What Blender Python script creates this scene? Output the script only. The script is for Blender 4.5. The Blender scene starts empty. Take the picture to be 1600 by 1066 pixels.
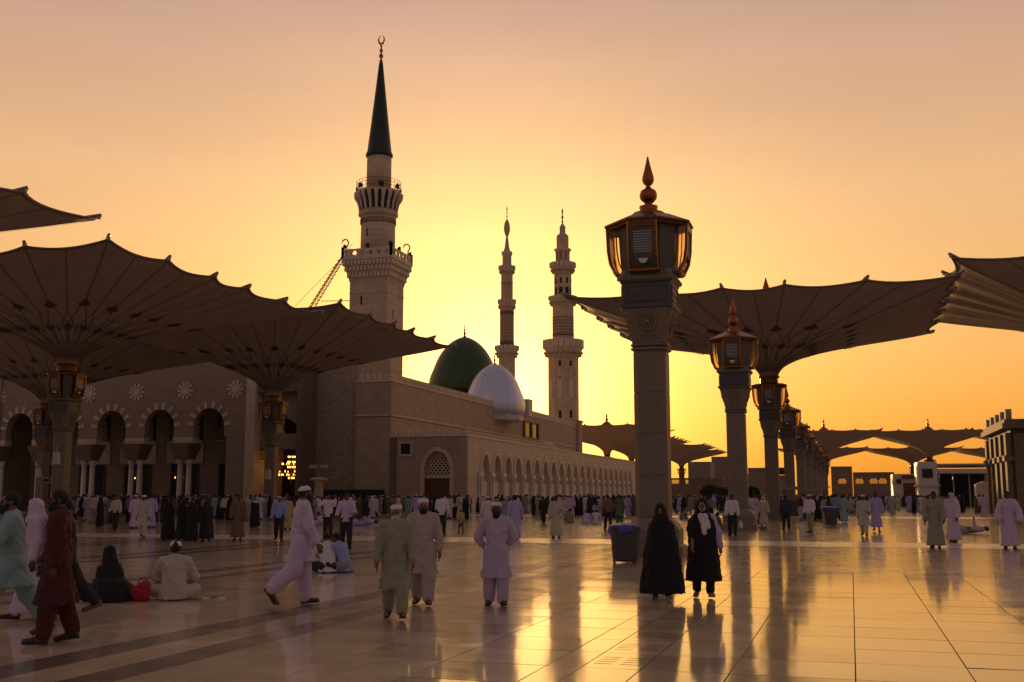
import bpy, bmesh, math, random
import numpy as np
from mathutils import Vector, Matrix
random.seed(7); np.random.seed(7)
SC = bpy.context.scene
COL = SC.collection
R = math.radians
# ------------------------------------------------------------ camera
EYE = 1.65; FPX = 1700.0; PITCH = math.atan(242 / 1700); YAW = R(17.15)
cam_d = bpy.data.cameras.new('camera'); cam = bpy.data.objects.new('camera', cam_d); COL.objects.link(cam)
cam_d.sensor_width = 36; cam_d.lens = 36 * FPX / 1600; cam_d.clip_start = .1; cam_d.clip_end = 6000
cam.location = (0, 0, EYE); cam.rotation_euler = (R(90) + PITCH, 0, YAW)
SC.camera = cam
# ------------------------------------------------------------ sky, sun, exposure
SUN_EL = R(4.2); SUN_AZ = YAW + math.atan((800 - 772) / 1717)      # azimuth measured from +Y towards -X
SD = Vector((-math.sin(SUN_AZ) * math.cos(SUN_EL), math.cos(SUN_AZ) * math.cos(SUN_EL), math.sin(SUN_EL)))
W = bpy.data.worlds.new('World'); SC.world = W; W.use_nodes = True
def build_world():
    nt = W.node_tree; N = nt.nodes; L = nt.links; N.clear()
    out = N.new('ShaderNodeOutputWorld'); add = N.new('ShaderNodeAddShader')
    bg1 = N.new('ShaderNodeBackground'); bg2 = N.new('ShaderNodeBackground')
    sky = N.new('ShaderNodeTexSky'); sky.sky_type = 'NISHITA'; sky.sun_disc = False
    sky.sun_elevation = SUN_EL; sky.sun_rotation = -SUN_AZ; sky.dust_density = 4.0; sky.air_density = 1.2; sky.ozone_density = 2.0
    bg1.inputs['Strength'].default_value = .03; L.new(sky.outputs[0], bg1.inputs[0])
    tc = N.new('ShaderNodeTexCoord'); nrm = N.new('ShaderNodeVectorMath'); nrm.operation = 'NORMALIZE'; L.new(tc.outputs['Generated'], nrm.inputs[0])
    sep = N.new('ShaderNodeSeparateXYZ'); L.new(nrm.outputs[0], sep.inputs[0])
    dot = N.new('ShaderNodeVectorMath'); dot.operation = 'DOT_PRODUCT'; L.new(nrm.outputs[0], dot.inputs[0]); dot.inputs[1].default_value = SD
    def ramp(fac, stops):
        r = N.new('ShaderNodeValToRGB'); L.new(fac, r.inputs[0]); e = r.color_ramp.elements
        e[0].position = stops[0][0]; e[0].color = (*stops[0][1], 1); e[1].position = stops[-1][0]; e[1].color = (*stops[-1][1], 1)
        for p, c in stops[1:-1]:
            q = e.new(p); q.color = (*c, 1)
        return r.outputs[0]
    s = lambda d: math.sin(R(d))
    warm = ramp(sep.outputs['Z'], SKY_WARM)
    cool = ramp(sep.outputs['Z'], SKY_COOL)
    side = N.new('ShaderNodeMapRange'); side.interpolation_type = 'SMOOTHSTEP'; L.new(dot.outputs['Value'], side.inputs[0])
    side.inputs[1].default_value = -.35; side.inputs[2].default_value = .96
    mix = N.new('ShaderNodeMix'); mix.data_type = 'RGBA'; L.new(side.outputs[0], mix.inputs[0]); L.new(cool, mix.inputs[6]); L.new(warm, mix.inputs[7])
    cur = mix.outputs[2]
    for power, colr in SKY_GLOW:
        mx = N.new('ShaderNodeMath'); mx.operation = 'MAXIMUM'; L.new(dot.outputs['Value'], mx.inputs[0]); mx.inputs[1].default_value = 0
        pw = N.new('ShaderNodeMath'); pw.operation = 'POWER'; L.new(mx.outputs[0], pw.inputs[0]); pw.inputs[1].default_value = power
        ma = N.new('ShaderNodeMix'); ma.data_type = 'RGBA'; ma.blend_type = 'ADD'; ma.clamp_factor = False
        L.new(pw.outputs[0], ma.inputs[0]); L.new(cur, ma.inputs[6]); ma.inputs[7].default_value = (*colr, 1); cur = ma.outputs[2]
    nz = N.new('ShaderNodeTexNoise'); nz.inputs['Scale'].default_value = 2.2; nz.inputs['Detail'].default_value = 5
    mp = N.new('ShaderNodeMapping'); mp.inputs['Scale'].default_value = (1, 1, 5); L.new(nrm.outputs[0], mp.inputs[0]); L.new(mp.outputs[0], nz.inputs[0])
    mr = N.new('ShaderNodeMapRange'); L.new(nz.outputs[0], mr.inputs[0]); mr.inputs[1].default_value = .3; mr.inputs[2].default_value = .7; mr.inputs[3].default_value = .93; mr.inputs[4].default_value = 1.06
    sc = N.new('ShaderNodeMix'); sc.data_type = 'RGBA'; sc.blend_type = 'MULTIPLY'; sc.inputs[0].default_value = 1; L.new(cur, sc.inputs[6]); L.new(mr.outputs[0], sc.inputs[7])
    L.new(sc.outputs[2], bg2.inputs[0]); bg2.inputs['Strength'].default_value = 1.0
    L.new(bg1.outputs[0], add.inputs[0]); L.new(bg2.outputs[0], add.inputs[1]); L.new(add.outputs[0], out.inputs[0])
_s = lambda d: max(0.0, math.sin(R(d)))
SKY_WARM = [(0, (.78, .25, .022)), (_s(4), (.82, .33, .045)), (_s(9), (.82, .41, .11)), (_s(16), (.75, .41, .18)), (_s(25), (.50, .285, .205)), (_s(45), (.28, .185, .16)), (1, (.17, .12, .12))]
SKY_COOL = [(0, (.165, .108, .09)), (_s(12), (.205, .135, .115)), (_s(30), (.205, .138, .135)), (1, (.17, .12, .12))]
SKY_GLOW = [(40, (.55, .31, .05)), (130, (1.2, .58, .13)), (320, (1.2, .70, .42))]
build_world()
sl = bpy.data.lights.new('sun', 'SUN'); sun = bpy.data.objects.new('sun', sl); COL.objects.link(sun)
sl.energy = 2.6; sl.angle = R(.53); sl.color = (1, .55, .2)
sun.rotation_euler = SD.to_track_quat('Z', 'Y').to_euler(); sun.location = (0, 0, 60)
vs = SC.view_settings; vs.view_transform = 'Standard'; vs.look = 'None'; vs.exposure = 0; vs.gamma = 1; vs.use_curve_mapping = False
SC.cycles.max_bounces = 6; SC.cycles.glossy_bounces = 4; SC.cycles.use_denoising = True; SC.cycles.sample_clamp_indirect = 6
# ------------------------------------------------------------ photo pixel -> place helpers (used only for laying out)
def _ray(px, py):
    u = px - 800; v = 533 - py
    return u, FPX * math.cos(PITCH) - v * math.sin(PITCH), v * math.cos(PITCH) + FPX * math.sin(PITCH)
def _w(a, Z): return a * math.cos(YAW) - Z * math.sin(YAW), a * math.sin(YAW) + Z * math.cos(YAW)
def ground(px, py):
    u, F, U = _ray(px, py); k = -EYE / U
    return _w(u * k, F * k)
def atZ(px, py, Z):
    u, F, U = _ray(px, py); k = Z / F
    return (*_w(u * k, Z), EYE + U * k)
def onY(px, py, Y):
    u, F, U = _ray(px, py); x, y = _w(u, F); k = Y / y
    return (x * k, Y, EYE + U * k)
def onX(px, py, X):
    u, F, U = _ray(px, py); x, y = _w(u, F); k = X / x
    return (X, y * k, EYE + U * k)
def proj(x, y, z):
    a = x * math.cos(YAW) + y * math.sin(YAW); Z = -x * math.sin(YAW) + y * math.cos(YAW); h = z - EYE
    d = Z * math.cos(PITCH) + h * math.sin(PITCH); up = -Z * math.sin(PITCH) + h * math.cos(PITCH)
    return 800 + FPX * a / d, 533 - FPX * up / d, d
# ------------------------------------------------------------ materials
M = {}
def mat(name, col, rough=.6, metal=0, var=.12, scale=3.0, bump=0., bscale=20., spec=None, courses=None, cloth=False, emis=None, trans=None):
    m = bpy.data.materials.new(name); m.use_nodes = True; N = m.node_tree.nodes; L = m.node_tree.links
    b = N['Principled BSDF']; b.inputs['Roughness'].default_value = rough; b.inputs['Metallic'].default_value = metal
    if spec is not None: b.inputs['Specular IOR Level'].default_value = spec
    geo = N.new('ShaderNodeNewGeometry'); tc = N.new('ShaderNodeTexCoord')
    src = tc.outputs['Object']
    nz = N.new('ShaderNodeTexNoise'); nz.inputs['Scale'].default_value = scale; nz.inputs['Detail'].default_value = 6; L.new(src, nz.inputs[0])
    mr = N.new('ShaderNodeMapRange'); L.new(nz.outputs[0], mr.inputs[0]); mr.inputs[1].default_value = .25; mr.inputs[2].default_value = .75
    mr.inputs[3].default_value = 1 - var; mr.inputs[4].default_value = 1 + var
    mx = N.new('ShaderNodeMix'); mx.data_type = 'RGBA'; mx.blend_type = 'MULTIPLY'; mx.inputs[0].default_value = 1
    mx.inputs[6].default_value = (*col, 1); L.new(mr.outputs[0], mx.inputs[7]); cur = mx.outputs[2]
    hgt = None
    if courses:                                                     # stone courses too small to pick apart: joint lines and block tone
        cw, ch, jt = courses
        sp = N.new('ShaderNodeSeparateXYZ'); L.new(geo.outputs['Position'], sp.inputs[0])
        ad = N.new('ShaderNodeMath'); L.new(sp.outputs[0], ad.inputs[0]); L.new(sp.outputs[1], ad.inputs[1])
        cb = N.new('ShaderNodeCombineXYZ'); L.new(ad.outputs[0], cb.inputs[0]); L.new(sp.outputs[2], cb.inputs[1])
        br = N.new('ShaderNodeTexBrick'); L.new(cb.outputs[0], br.inputs[0]); br.inputs['Scale'].default_value = 1
        br.inputs['Brick Width'].default_value = cw; br.inputs['Row Height'].default_value = ch; br.inputs['Mortar Size'].default_value = jt
        br.inputs['Color1'].default_value = (.93, .93, .93, 1); br.inputs['Color2'].default_value = (1.06, 1.05, 1.03, 1); br.inputs['Mortar'].default_value = (.68, .66, .64, 1)
        m2 = N.new('ShaderNodeMix'); m2.data_type = 'RGBA'; m2.blend_type = 'MULTIPLY'; m2.inputs[0].default_value = 1
        L.new(cur, m2.inputs[6]); L.new(br.outputs[0], m2.inputs[7]); cur = m2.outputs[2]
    L.new(cur, b.inputs['Base Color'])
    if cloth:
        wv = N.new('ShaderNodeTexNoise'); wv.inputs['Scale'].default_value = 9; wv.inputs['Detail'].default_value = 3
        mp = N.new('ShaderNodeMapping'); mp.inputs['Scale'].default_value = (2.6, 2.6, .3); L.new(src, mp.inputs[0]); L.new(mp.outputs[0], wv.inputs[0])
        bp = N.new('ShaderNodeBump'); bp.inputs['Strength'].default_value = .3; bp.inputs['Distance'].default_value = .03
        L.new(wv.outputs[0], bp.inputs['Height']); L.new(bp.outputs[0], b.inputs['Normal'])
    elif bump:
        n2 = N.new('ShaderNodeTexNoise'); n2.inputs['Scale'].default_value = bscale; n2.inputs['Detail'].default_value = 4; L.new(src, n2.inputs[0])
        bp = N.new('ShaderNodeBump'); bp.inputs['Strength'].default_value = bump; bp.inputs['Distance'].default_value = .02
        L.new(n2.outputs[0], bp.inputs['Height']); L.new(bp.outputs[0], b.inputs['Normal'])
    if emis:
        b.inputs['Emission Color'].default_value = (*emis[0], 1); b.inputs['Emission Strength'].default_value = emis[1]
    if trans:
        b.inputs['Transmission Weight'].default_value = trans
    M[name] = m
    return m
mat('stone', (.41, .315, .235), .75, courses=(.9, .34, .02), var=.12, scale=.8)
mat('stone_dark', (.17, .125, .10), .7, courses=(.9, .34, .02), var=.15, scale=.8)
mat('stone_rough', (.36, .28, .22), .9, courses=(.7, .42, .02), var=.35, scale=6, bump=.6, bscale=5)
mat('stone_pale', (.60, .48, .36), .65, var=.1, scale=1.0, courses=(1.0, .5, .015))
mat('stone_white', (.68, .58, .46), .55, var=.1, scale=2)
mat('carved', (.22, .165, .12), .75, var=.35, scale=16, bump=1.0, bscale=22)
mat('granite', (.075, .07, .08), .35, var=.5, scale=60)
mat('granite_pale', (.19, .145, .11), .45, var=.3, scale=70)
mat('minaret_stone', (.60, .46, .33), .75, var=.13, scale=.6, courses=(1.2, .6, .02))
mat('minaret_band', (.20, .10, .07), .75, var=.15, scale=1)
mat('column_white', (.62, .58, .56), .35, var=.1, scale=3)
mat('fabric', (.35, .27, .215), .85, var=.10, scale=.6)
mat('fabric_seam', (.15, .11, .09), .8, var=.1)
mat('fabric_blue', (.045, .040, .085), .8, var=.2)
mat('steel', (.30, .27, .25), .4, metal=.9, var=.1)
mat('gold', (.62, .26, .06), .26, metal=1, var=.15, scale=8)
mat('bronze', (.16, .075, .03), .4, metal=.8, var=.25, scale=10)
mat('copper', (.34, .115, .04), .28, metal=1, var=.1)
mat('glass', (.04, .045, .05), .05, spec=1.0, var=.05)
mat('lantern_stone', (.12, .095, .085), .5, var=.3, scale=40)
mat('glass_amber', (.95, .72, .42), .12, trans=1.0, var=.02)
mat('louvre', (.42, .42, .44), .4, var=.1)
mat('lamp_white', (.75, .78, .85), .3, var=.05)
mat('green_dome', (.028, .070, .020), .36, var=.22, scale=.5, courses=(.8, .9, .01))
mat('green_cone', (.010, .024, .015), .45, var=.2, scale=1)
mat('silver_dome', (.58, .62, .76), .30, metal=.7, var=.07, scale=.6)
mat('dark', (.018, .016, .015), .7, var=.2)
mat('wood', (.11, .035, .018), .5, var=.3, scale=5)
mat('white_paint', (.52, .48, .45), .5, var=.06)
mat('grey_paint', (.33, .31, .31), .5, var=.08)
mat('bulb', (.9, .8, .5), .4, emis=((1, .42, .07), 6))
mat('bag_blue', (.05, .07, .36), .35, var=.25, scale=14, bump=.8, bscale=16)
mat('bin_grey', (.055, .05, .052), .5, var=.15)
mat('leaf', (.05, .055, .025), .8, var=.4, scale=8)
mat('bark', (.09, .06, .04), .9, var=.3)
mat('portico_trim', (.56, .46, .36), .6, var=.2, scale=3)
mat('far_wall', (.24, .18, .13), .8, var=.12, scale=.3)
mat('portico_stone_shaded', (.31, .235, .175), .75, courses=(.9, .34, .02), var=.14, scale=.8)  # shade of the parasols is put into this darker stone colour
mat('far_window', (.15, .12, .10), .5)
mat('far_tower', (.22, .175, .15), .8, var=.1, scale=.2)
mat('carpet', (.32, .24, .30), .9, var=.3, scale=6)
# people
for nm, c in dict(skin=(.23, .115, .065), skin_dark=(.085, .045, .028), skin_mid=(.15, .075, .045), hair=(.012, .010, .009), beard_white=(.42, .39, .36), sole=(.035, .024, .018)).items():
    mat(nm, c, .55 if 'skin' in nm else .8, var=.12, scale=20)
for nm, c in dict(c_lilac=(.56, .45, .62), c_lavender=(.47, .38, .52), c_white=(.60, .54, .58), c_olive=(.29, .28, .19), c_taupe=(.42, .35, .34), c_maroon=(.06, .008, .010), c_teal=(.24, .36, .39),
                  c_black=(.008, .007, .009), c_charcoal=(.022, .020, .024), c_brown=(.15, .095, .06), c_blue=(.27, .31, .55), c_red=(.36, .012, .03), c_cream=(.48, .43, .36),
                  c_grey=(.25, .22, .24), c_green=(.09, .12, .07), c_cap=(.68, .60, .66), c_violet=(.40, .33, .62), c_yellow=(.40, .33, .14), c_navy=(.03, .035, .08)).items():
    mat(nm, c, .85, var=.09, scale=10, cloth=True)
# ------------------------------------------------------------ mesh builder
class MB:
    def __init__(s): s.v = []; s.f = []; s.m = []; s.sm = []; s.mi = 0; s.smooth = False
    def add(s, vs, fs):
        o = len(s.v); s.v.extend([tuple(p) for p in vs]); s.f.extend([tuple(i + o for i in q) for q in fs])
        s.m.extend([s.mi] * len(fs)); s.sm.extend([s.smooth] * len(fs)); return s
    def box(s, x0, x1, y0, y1, z0, z1):
        return s.add([(x0, y0, z0), (x1, y0, z0), (x1, y1, z0), (x0, y1, z0), (x0, y0, z1), (x1, y0, z1), (x1, y1, z1), (x0, y1, z1)],
                     [(0, 3, 2, 1), (4, 5, 6, 7), (0, 1, 5, 4), (1, 2, 6, 5), (2, 3, 7, 6), (3, 0, 4, 7)])
    def rings(s, rings, cap0=True, cap1=True):
        n = len(rings[0]); vs = [p for r in rings for p in r]; fs = []
        for i in range(len(rings) - 1):
            for j in range(n):
                a = i * n + j; b = i * n + (j + 1) % n; fs.append((a, b, b + n, a + n))
        if cap0: fs.append(tuple(range(n - 1, -1, -1)))
        if cap1: o = (len(rings) - 1) * n; fs.append(tuple(range(o, o + n)))
        return s.add(vs, fs)
    def lathe(s, prof, n=24, c=(0, 0), rot=0.):
        cs = [(math.cos(rot + 2 * math.pi * j / n), math.sin(rot + 2 * math.pi * j / n)) for j in range(n)]
        return s.rings([[(c[0] + r * a, c[1] + r * b, z) for a, b in cs] for r, z in prof])
    def sq(s, prof, c=(0, 0), ch=0.):                                # square section with chamfer ch (fraction)
        rs = []
        for r, z in prof:
            k = r * (1 - ch)
            pts = [(k, -r), (r, -k), (r, k), (k, r), (-k, r), (-r, k), (-r, -k), (-k, -r)] if ch else [(r, -r), (r, r), (-r, r), (-r, -r)]
            rs.append([(c[0] + x, c[1] + y, z) for x, y in pts])
        return s.rings(rs)
    def tube(s, pts, rad, n=6, cap=True):
        pts = [Vector(p) for p in pts]; rad = rad if isinstance(rad, (list, tuple)) else [rad] * len(pts); rs = []
        for i, p in enumerate(pts):
            d = (pts[min(i + 1, len(pts) - 1)] - pts[max(i - 1, 0)]).normalized()
            u = d.cross(Vector((0, 0, 1)) if abs(d.z) < .9 else Vector((1, 0, 0))).normalized(); w = d.cross(u)
            rs.append([p + (u * math.cos(2 * math.pi * k / n) - w * math.sin(2 * math.pi * k / n)) * rad[i] for k in range(n)])
        return s.rings(rs, cap, cap)
    def prism(s, poly, a, b, axis='y'):                              # extrude a 2-D polygon; axis y: (x,z) from y=a to b; x: (y,z); z: (x,y)
        P = {'y': lambda p, t: (p[0], t, p[1]), 'x': lambda p, t: (t, p[0], p[1]), 'z': lambda p, t: (p[0], p[1], t)}[axis]
        return s.rings([[P(p, a) for p in poly], [P(p, b) for p in poly]])
    def ball(s, c, r, n=10, m=7):
        r = r if isinstance(r, (tuple, list)) else (r, r, r)
        return s.rings([[(c[0] + r[0] * math.sin(t) * math.cos(q), c[1] + r[1] * math.sin(t) * math.sin(q), c[2] - r[2] * math.cos(t))
                         for q in [2 * math.pi * j / n for j in range(n)]] for t in [math.pi * (i + .02) / (m + .04) for i in range(m + 1)]])
    def mesh(s, name, mats):
        me = bpy.data.meshes.new(name); me.from_pydata(s.v, [], s.f)
        for k in (mats if isinstance(mats, (list, tuple)) else [mats]): me.materials.append(M[k] if isinstance(k, str) else k)
        me.polygons.foreach_set('material_index', s.m); me.polygons.foreach_set('use_smooth', s.sm)
        bm = bmesh.new(); bm.from_mesh(me); bmesh.ops.recalc_face_normals(bm, faces=bm.faces); bm.to_mesh(me); bm.free()
        me.update(); return me
    def build(s, name, mats, parent=None, loc=None):
        o = bpy.data.objects.new(name, s.mesh(name, mats)); COL.objects.link(o)
        if parent: o.parent = parent
        if loc: o.location = loc
        return o
def obj(name, me, parent=None, loc=None):
    o = bpy.data.objects.new(name, me); COL.objects.link(o)
    if parent: o.parent = parent
    if loc is not None: o.location = loc
    return o
def tag(o, label=None, cat=None, group=None, kind=None):
    if label: o['label'] = label
    if cat: o['category'] = cat
    if group: o['group'] = group
    if kind: o['kind'] = kind
    return o
def thing(name, label, cat, loc=(0, 0, 0), rz=0., group=None):
    o = bpy.data.objects.new(name, None); COL.objects.link(o); o.location = loc; o.rotation_euler = (0, 0, rz); o.empty_display_size = .3
    return tag(o, label, cat, group)
KIDS = {}
def copy_tree(o, parent=None):
    c = o.copy(); COL.objects.link(c)
    if parent: c.parent = parent
    for ch in [k for k in ALLOBJ() if k.parent == o]: copy_tree(ch, c)
    return c
def ALLOBJ(): return list(COL.objects)
def tree_of(o):
    return (o, [tree_of(k) for k in o.children])
def copy_of(t, parent=None):
    c = t[0].copy(); COL.objects.link(c)
    if parent: c.parent = parent
    for k in t[1]: copy_of(k, c)
    return c
def arch_pts(cx, w, z0, zs, za, n=10, pointed=.0):                  # arch outline from springing zs to apex za over half width w
    pts = []
    for i in range(n + 1):
        t = math.pi * i / n
        x = -w * math.cos(t); h = math.sin(t) ** (1.0 - .15 * pointed)
        h = h * (1 - pointed * .25 * (1 - abs(math.cos(t))) * 0)
        if pointed: h = (1 - abs(math.cos(t)) ** (2 - .55 * pointed)) ** (1 / (2 - .55 * pointed))
        pts.append((cx + x, zs + (za - zs) * h))
    return pts
# ============================================================ FLOOR
def floor_mat(name, col, pattern=None, rough=.12, ior=2.0, objvar=.0):
    m = bpy.data.materials.new(name); m.use_nodes = True; N = m.node_tree.nodes; L = m.node_tree.links; b = N['Principled BSDF']
    b.inputs['IOR'].default_value = ior; b.inputs['Coat Weight'].default_value = .25; b.inputs['Coat IOR'].default_value = 1.7; b.inputs['Coat Roughness'].default_value = rough
    geo = N.new('ShaderNodeNewGeometry')
    nz = N.new('ShaderNodeTexNoise'); nz.inputs['Scale'].default_value = 1.3; nz.inputs['Detail'].default_value = 9; nz.inputs['Roughness'].default_value = .65; L.new(geo.outputs['Position'], nz.inputs[0])
    sp = N.new('ShaderNodeTexNoise'); sp.inputs['Scale'].default_value = 70; sp.inputs['Detail'].default_value = 3; L.new(geo.outputs['Position'], sp.inputs[0])
    def rng(s, a, c):
        r = N.new('ShaderNodeMapRange'); L.new(s, r.inputs[0]); r.inputs[1].default_value = .3; r.inputs[2].default_value = .7; r.inputs[3].default_value = a; r.inputs[4].default_value = c; return r.outputs[0]
    def mul(a, bb):
        x = N.new('ShaderNodeMix'); x.data_type = 'RGBA'; x.blend_type = 'MULTIPLY'; x.inputs[0].default_value = 1
        L.new(a, x.inputs[6]) if not isinstance(a, tuple) else setattr(x.inputs[6], 'default_value', a); L.new(bb, x.inputs[7]); return x.outputs[2]
    cur = mul((*col, 1), rng(nz.outputs[0], .76, 1.2)); cur = mul(cur, rng(sp.outputs[0], .82, 1.16))
    if objvar:
        oi = N.new('ShaderNodeObjectInfo'); r = N.new('ShaderNodeMapRange'); L.new(oi.outputs['Random'], r.inputs[0]); r.inputs[3].default_value = 1 - objvar; r.inputs[4].default_value = 1 + objvar
        cur = mul(cur, r.outputs[0])
    if pattern:
        br = N.new('ShaderNodeTexBrick'); br.offset = 0; L.new(geo.outputs['Position'], br.inputs[0]); br.inputs['Scale'].default_value = 1
        br.inputs['Brick Width'].default_value = 1.07; br.inputs['Row Height'].default_value = 1.05; br.inputs['Mortar Size'].default_value = .014
        br.inputs['Color1'].default_value = (.9, .9, .9, 1); br.inputs['Color2'].default_value = (1.08, 1.07, 1.05, 1); br.inputs['Mortar'].default_value = (.25, .22, .2, 1)
        cur = mul(cur, br.outputs[0])
    L.new(cur, b.inputs['Base Color'])
    rr_ = rng(nz.outputs[0], rough * .7, rough * 1.5); L.new(rr_, b.inputs['Roughness']); b.inputs['Coat Roughness'].default_value = .30
    bp = N.new('ShaderNodeBump'); bp.inputs['Strength'].default_value = .12; bp.inputs['Distance'].default_value = .0015
    n3 = N.new('ShaderNodeTexNoise'); n3.inputs['Scale'].default_value = 2.2; n3.inputs['Detail'].default_value = 3; L.new(geo.outputs['Position'], n3.inputs[0])
    L.new(n3.outputs[0], bp.inputs['Height']); L.new(bp.outputs[0], b.inputs['Normal'])
    M[name] = m
floor_mat('marble', (.56, .45, .31), rough=.075, ior=2.75, objvar=.22)
floor_mat('marble_dark', (.17, .14, .12), objvar=.12)
floor_mat('marble_far', (.50, .40, .27), pattern=True, rough=.10, ior=2.75)
floor_mat('marble_pale', (.72, .60, .44), pattern=True, rough=.20)
floor_mat('marble_dark_far', (.12, .10, .09), pattern=True, rough=.12)
mat('joint', (.08, .062, .05), .9)
XJ = [-2.93, -2.58, -2.0, -1.16, -.03, 1.0, 2.07, 3.1, 4.15]
x = -2.93
while x > -23.5: x -= 1.07; XJ.insert(0, x)
DARK = lambda xc: any(abs(xc - (c - 6 * k)) < .25 for k in range(6) for c in (-7.75, -6.65))
XJ = sorted([v for v in XJ if not any(-8.3 - 6 * k < v < -6.1 - 6 * k for k in range(4))] + [c - 6 * k for k in range(3) for c in (-8.02, -7.48, -6.9, -6.4)])
YJ = [11.7 + 1.05 * k for k in range(-6, 14)]
X0, X1, Y0, Y1 = XJ[0], XJ[-1], YJ[0], YJ[-1]
g = MB()                                                            # one sheet to the horizon, sunk where the separate tiles lie
BIG = 2500
for (a, b_, c, d) in ((-BIG, BIG, -BIG, Y0), (-BIG, BIG, Y1, BIG), (-BIG, X0, Y0, Y1), (X1, BIG, Y0, Y1)):
    g.add([(a, c, 0), (b_, c, 0), (b_, d, 0), (a, d, 0)], [(0, 1, 2, 3)])
g.mi = 1; g.add([(X0, Y0, -.014), (X1, Y0, -.014), (X1, Y1, -.014), (X0, Y1, -.014)], [(0, 1, 2, 3)])
g.add([(X0, Y0, -.014), (X0, Y0, 0), (X1, Y0, 0), (X1, Y0, -.014), (X0, Y1, 0), (X0, Y1, -.014), (X1, Y1, -.014), (X1, Y1, 0)], [(0, 1, 2, 3), (4, 5, 6, 7), (0, 5, 4, 1), (3, 2, 7, 6)])
me = bpy.data.meshes.new('plaza_floor'); me.from_pydata(g.v, [], g.f); me.materials.append(M['marble_far']); me.materials.append(M['joint'])
me.polygons.foreach_set('material_index', g.m)
plaza = obj('plaza_floor', me); tag(plaza, 'polished pale marble plaza floor reflecting the golden sunset sky', kind='structure')
TILE_ME = {}
def tile_mesh(w, d, mk):
    key = (round(w, 3), round(d, 3), mk)
    if key not in TILE_ME:
        b = MB(); hx, hy = w / 2 - .0055, d / 2 - .010; e = .0015
        b.rings([[(-hx, -hy, -.012), (hx, -hy, -.012), (hx, hy, -.012), (-hx, hy, -.012)], [(-hx, -hy, -.0008), (hx, -hy, -.0008), (hx, hy, -.0008), (-hx, hy, -.0008)],
                 [(-hx + e, -hy + e, 0), (hx - e, -hy + e, 0), (hx - e, hy - e, 0), (-hx + e, hy - e, 0)]], cap0=False)
        TILE_ME[key] = b.mesh('tile', mk)
    return TILE_ME[key]
cells = []; GRATE_X = (-2.58, -2.0)
for i in range(len(XJ) - 1):
    for j in range(len(YJ) - 1):
        xc, yc = (XJ[i] + XJ[i + 1]) / 2, (YJ[j] + YJ[j + 1]) / 2
        px, py, d = proj(xc, yc, 0)
        vis = d > 1 and -140 < px < 1740 and py < 1150
        w, dd = XJ[i + 1] - XJ[i], YJ[j + 1] - YJ[j]
        cells.append((not vis, d if d > 1 else 999, xc, yc, w, dd, 'marble_dark' if DARK(xc) else 'marble'))
cells.sort()
GRATES = []
rest = {'marble': MB(), 'marble_dark': MB()}
for n, (nv, d, xc, yc, w, dd, mk) in enumerate(cells):
    tl = (random.gauss(0, .0017), random.gauss(0, .0017))
    if abs(xc - sum(GRATE_X) / 2) < .05 and int((yc - 11.7) // 1.05) in (-1, 0, 1, 4) : GRATES.append((xc, yc, w, dd)); continue
    if n < 300 and not nv:
        o = obj('tile', tile_mesh(w, dd, mk), plaza, (xc, yc, random.uniform(-.0008, 0))); o.rotation_euler = (tl[0], tl[1], 0)
    else:
        hx, hy = w / 2 - .006, dd / 2 - .0035; q = lambda a, b: (xc + a, yc + b, a * -tl[1] + b * tl[0])
        rest[mk].rings([[(xc - hx, yc - hy, -.012), (xc + hx, yc - hy, -.012), (xc + hx, yc + hy, -.012), (xc - hx, yc + hy, -.012)], [q(-hx, -hy), q(hx, -hy), q(hx, hy), q(-hx, hy)]], cap0=False)
for mk, b in rest.items():
    if b.v: tag(b.build('tile', mk, plaza), kind='stuff')
gi = 0
for (xc, yc, w, dd) in sorted(GRATES, key=lambda q: q[1]):
    b = MB(); hx, hy = w / 2 - .006, dd / 2 - .005
    xs = [-hx]; 
    for (a, c) in ((-hx + .05, -.035), (.035, hx - .05)): xs += [a, c]
    xs.append(hx); ys = [-hy]
    for k in range(4): ys += [-.26 + k * .15, -.26 + k * .15 + .032]
    ys.append(hy)
    for i in range(5):
        for j in range(9):
            if i in (1, 3) and j % 2 == 1: continue
            b.add([(xs[i], ys[j], 0), (xs[i + 1], ys[j], 0), (xs[i + 1], ys[j + 1], 0), (xs[i], ys[j + 1], 0)], [(0, 1, 2, 3)])
    for (u0, u1, v0, v1) in ((-hx, hx, -hy, -hy), (-hx, hx, hy, hy)): b.add([(u0, v0, 0), (u1, v0, 0), (u1, v0, -.012), (u0, v0, -.012)], [(0, 1, 2, 3)])
    lab = ['slotted stone drain cover at the bottom edge of the photo', 'slotted stone drain cover second from the bottom edge', 'slotted stone drain cover third from the bottom edge', 'farthest slotted stone drain cover, under the black cloaks\' reflection'][gi % 4]
    o = b.build('drain_cover', 'marble', None, (xc, yc, -.001)); tag(o, lab, 'drain cover', 'slotted drain covers in the floor'); gi += 1
def strip(x0, x1, y0, y1, mk, z=.004, name='stone_band'):
    b = MB(); b.add([(x0, y0, z), (x1, y0, z), (x1, y1, z), (x0, y1, z)], [(0, 1, 2, 3)]); o = b.build(name, mk); tag(o, 'inlaid marble band crossing the plaza floor', kind='structure')
strip(-120, 30, 37.6, 41.6, 'marble_pale'); strip(-120, 40, 86, 93, 'marble_pale')
for k in range(1, 6):
    for c in (-7.75, -6.65): strip(c - 6 * k - .26, c - 6 * k + .26, Y1 if k < 3 else 14, 37.59, 'marble_dark_far')
for c in (-7.75, -6.65): strip(c - .26, c + .26, Y1, 37.59, 'marble_dark_far')
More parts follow.
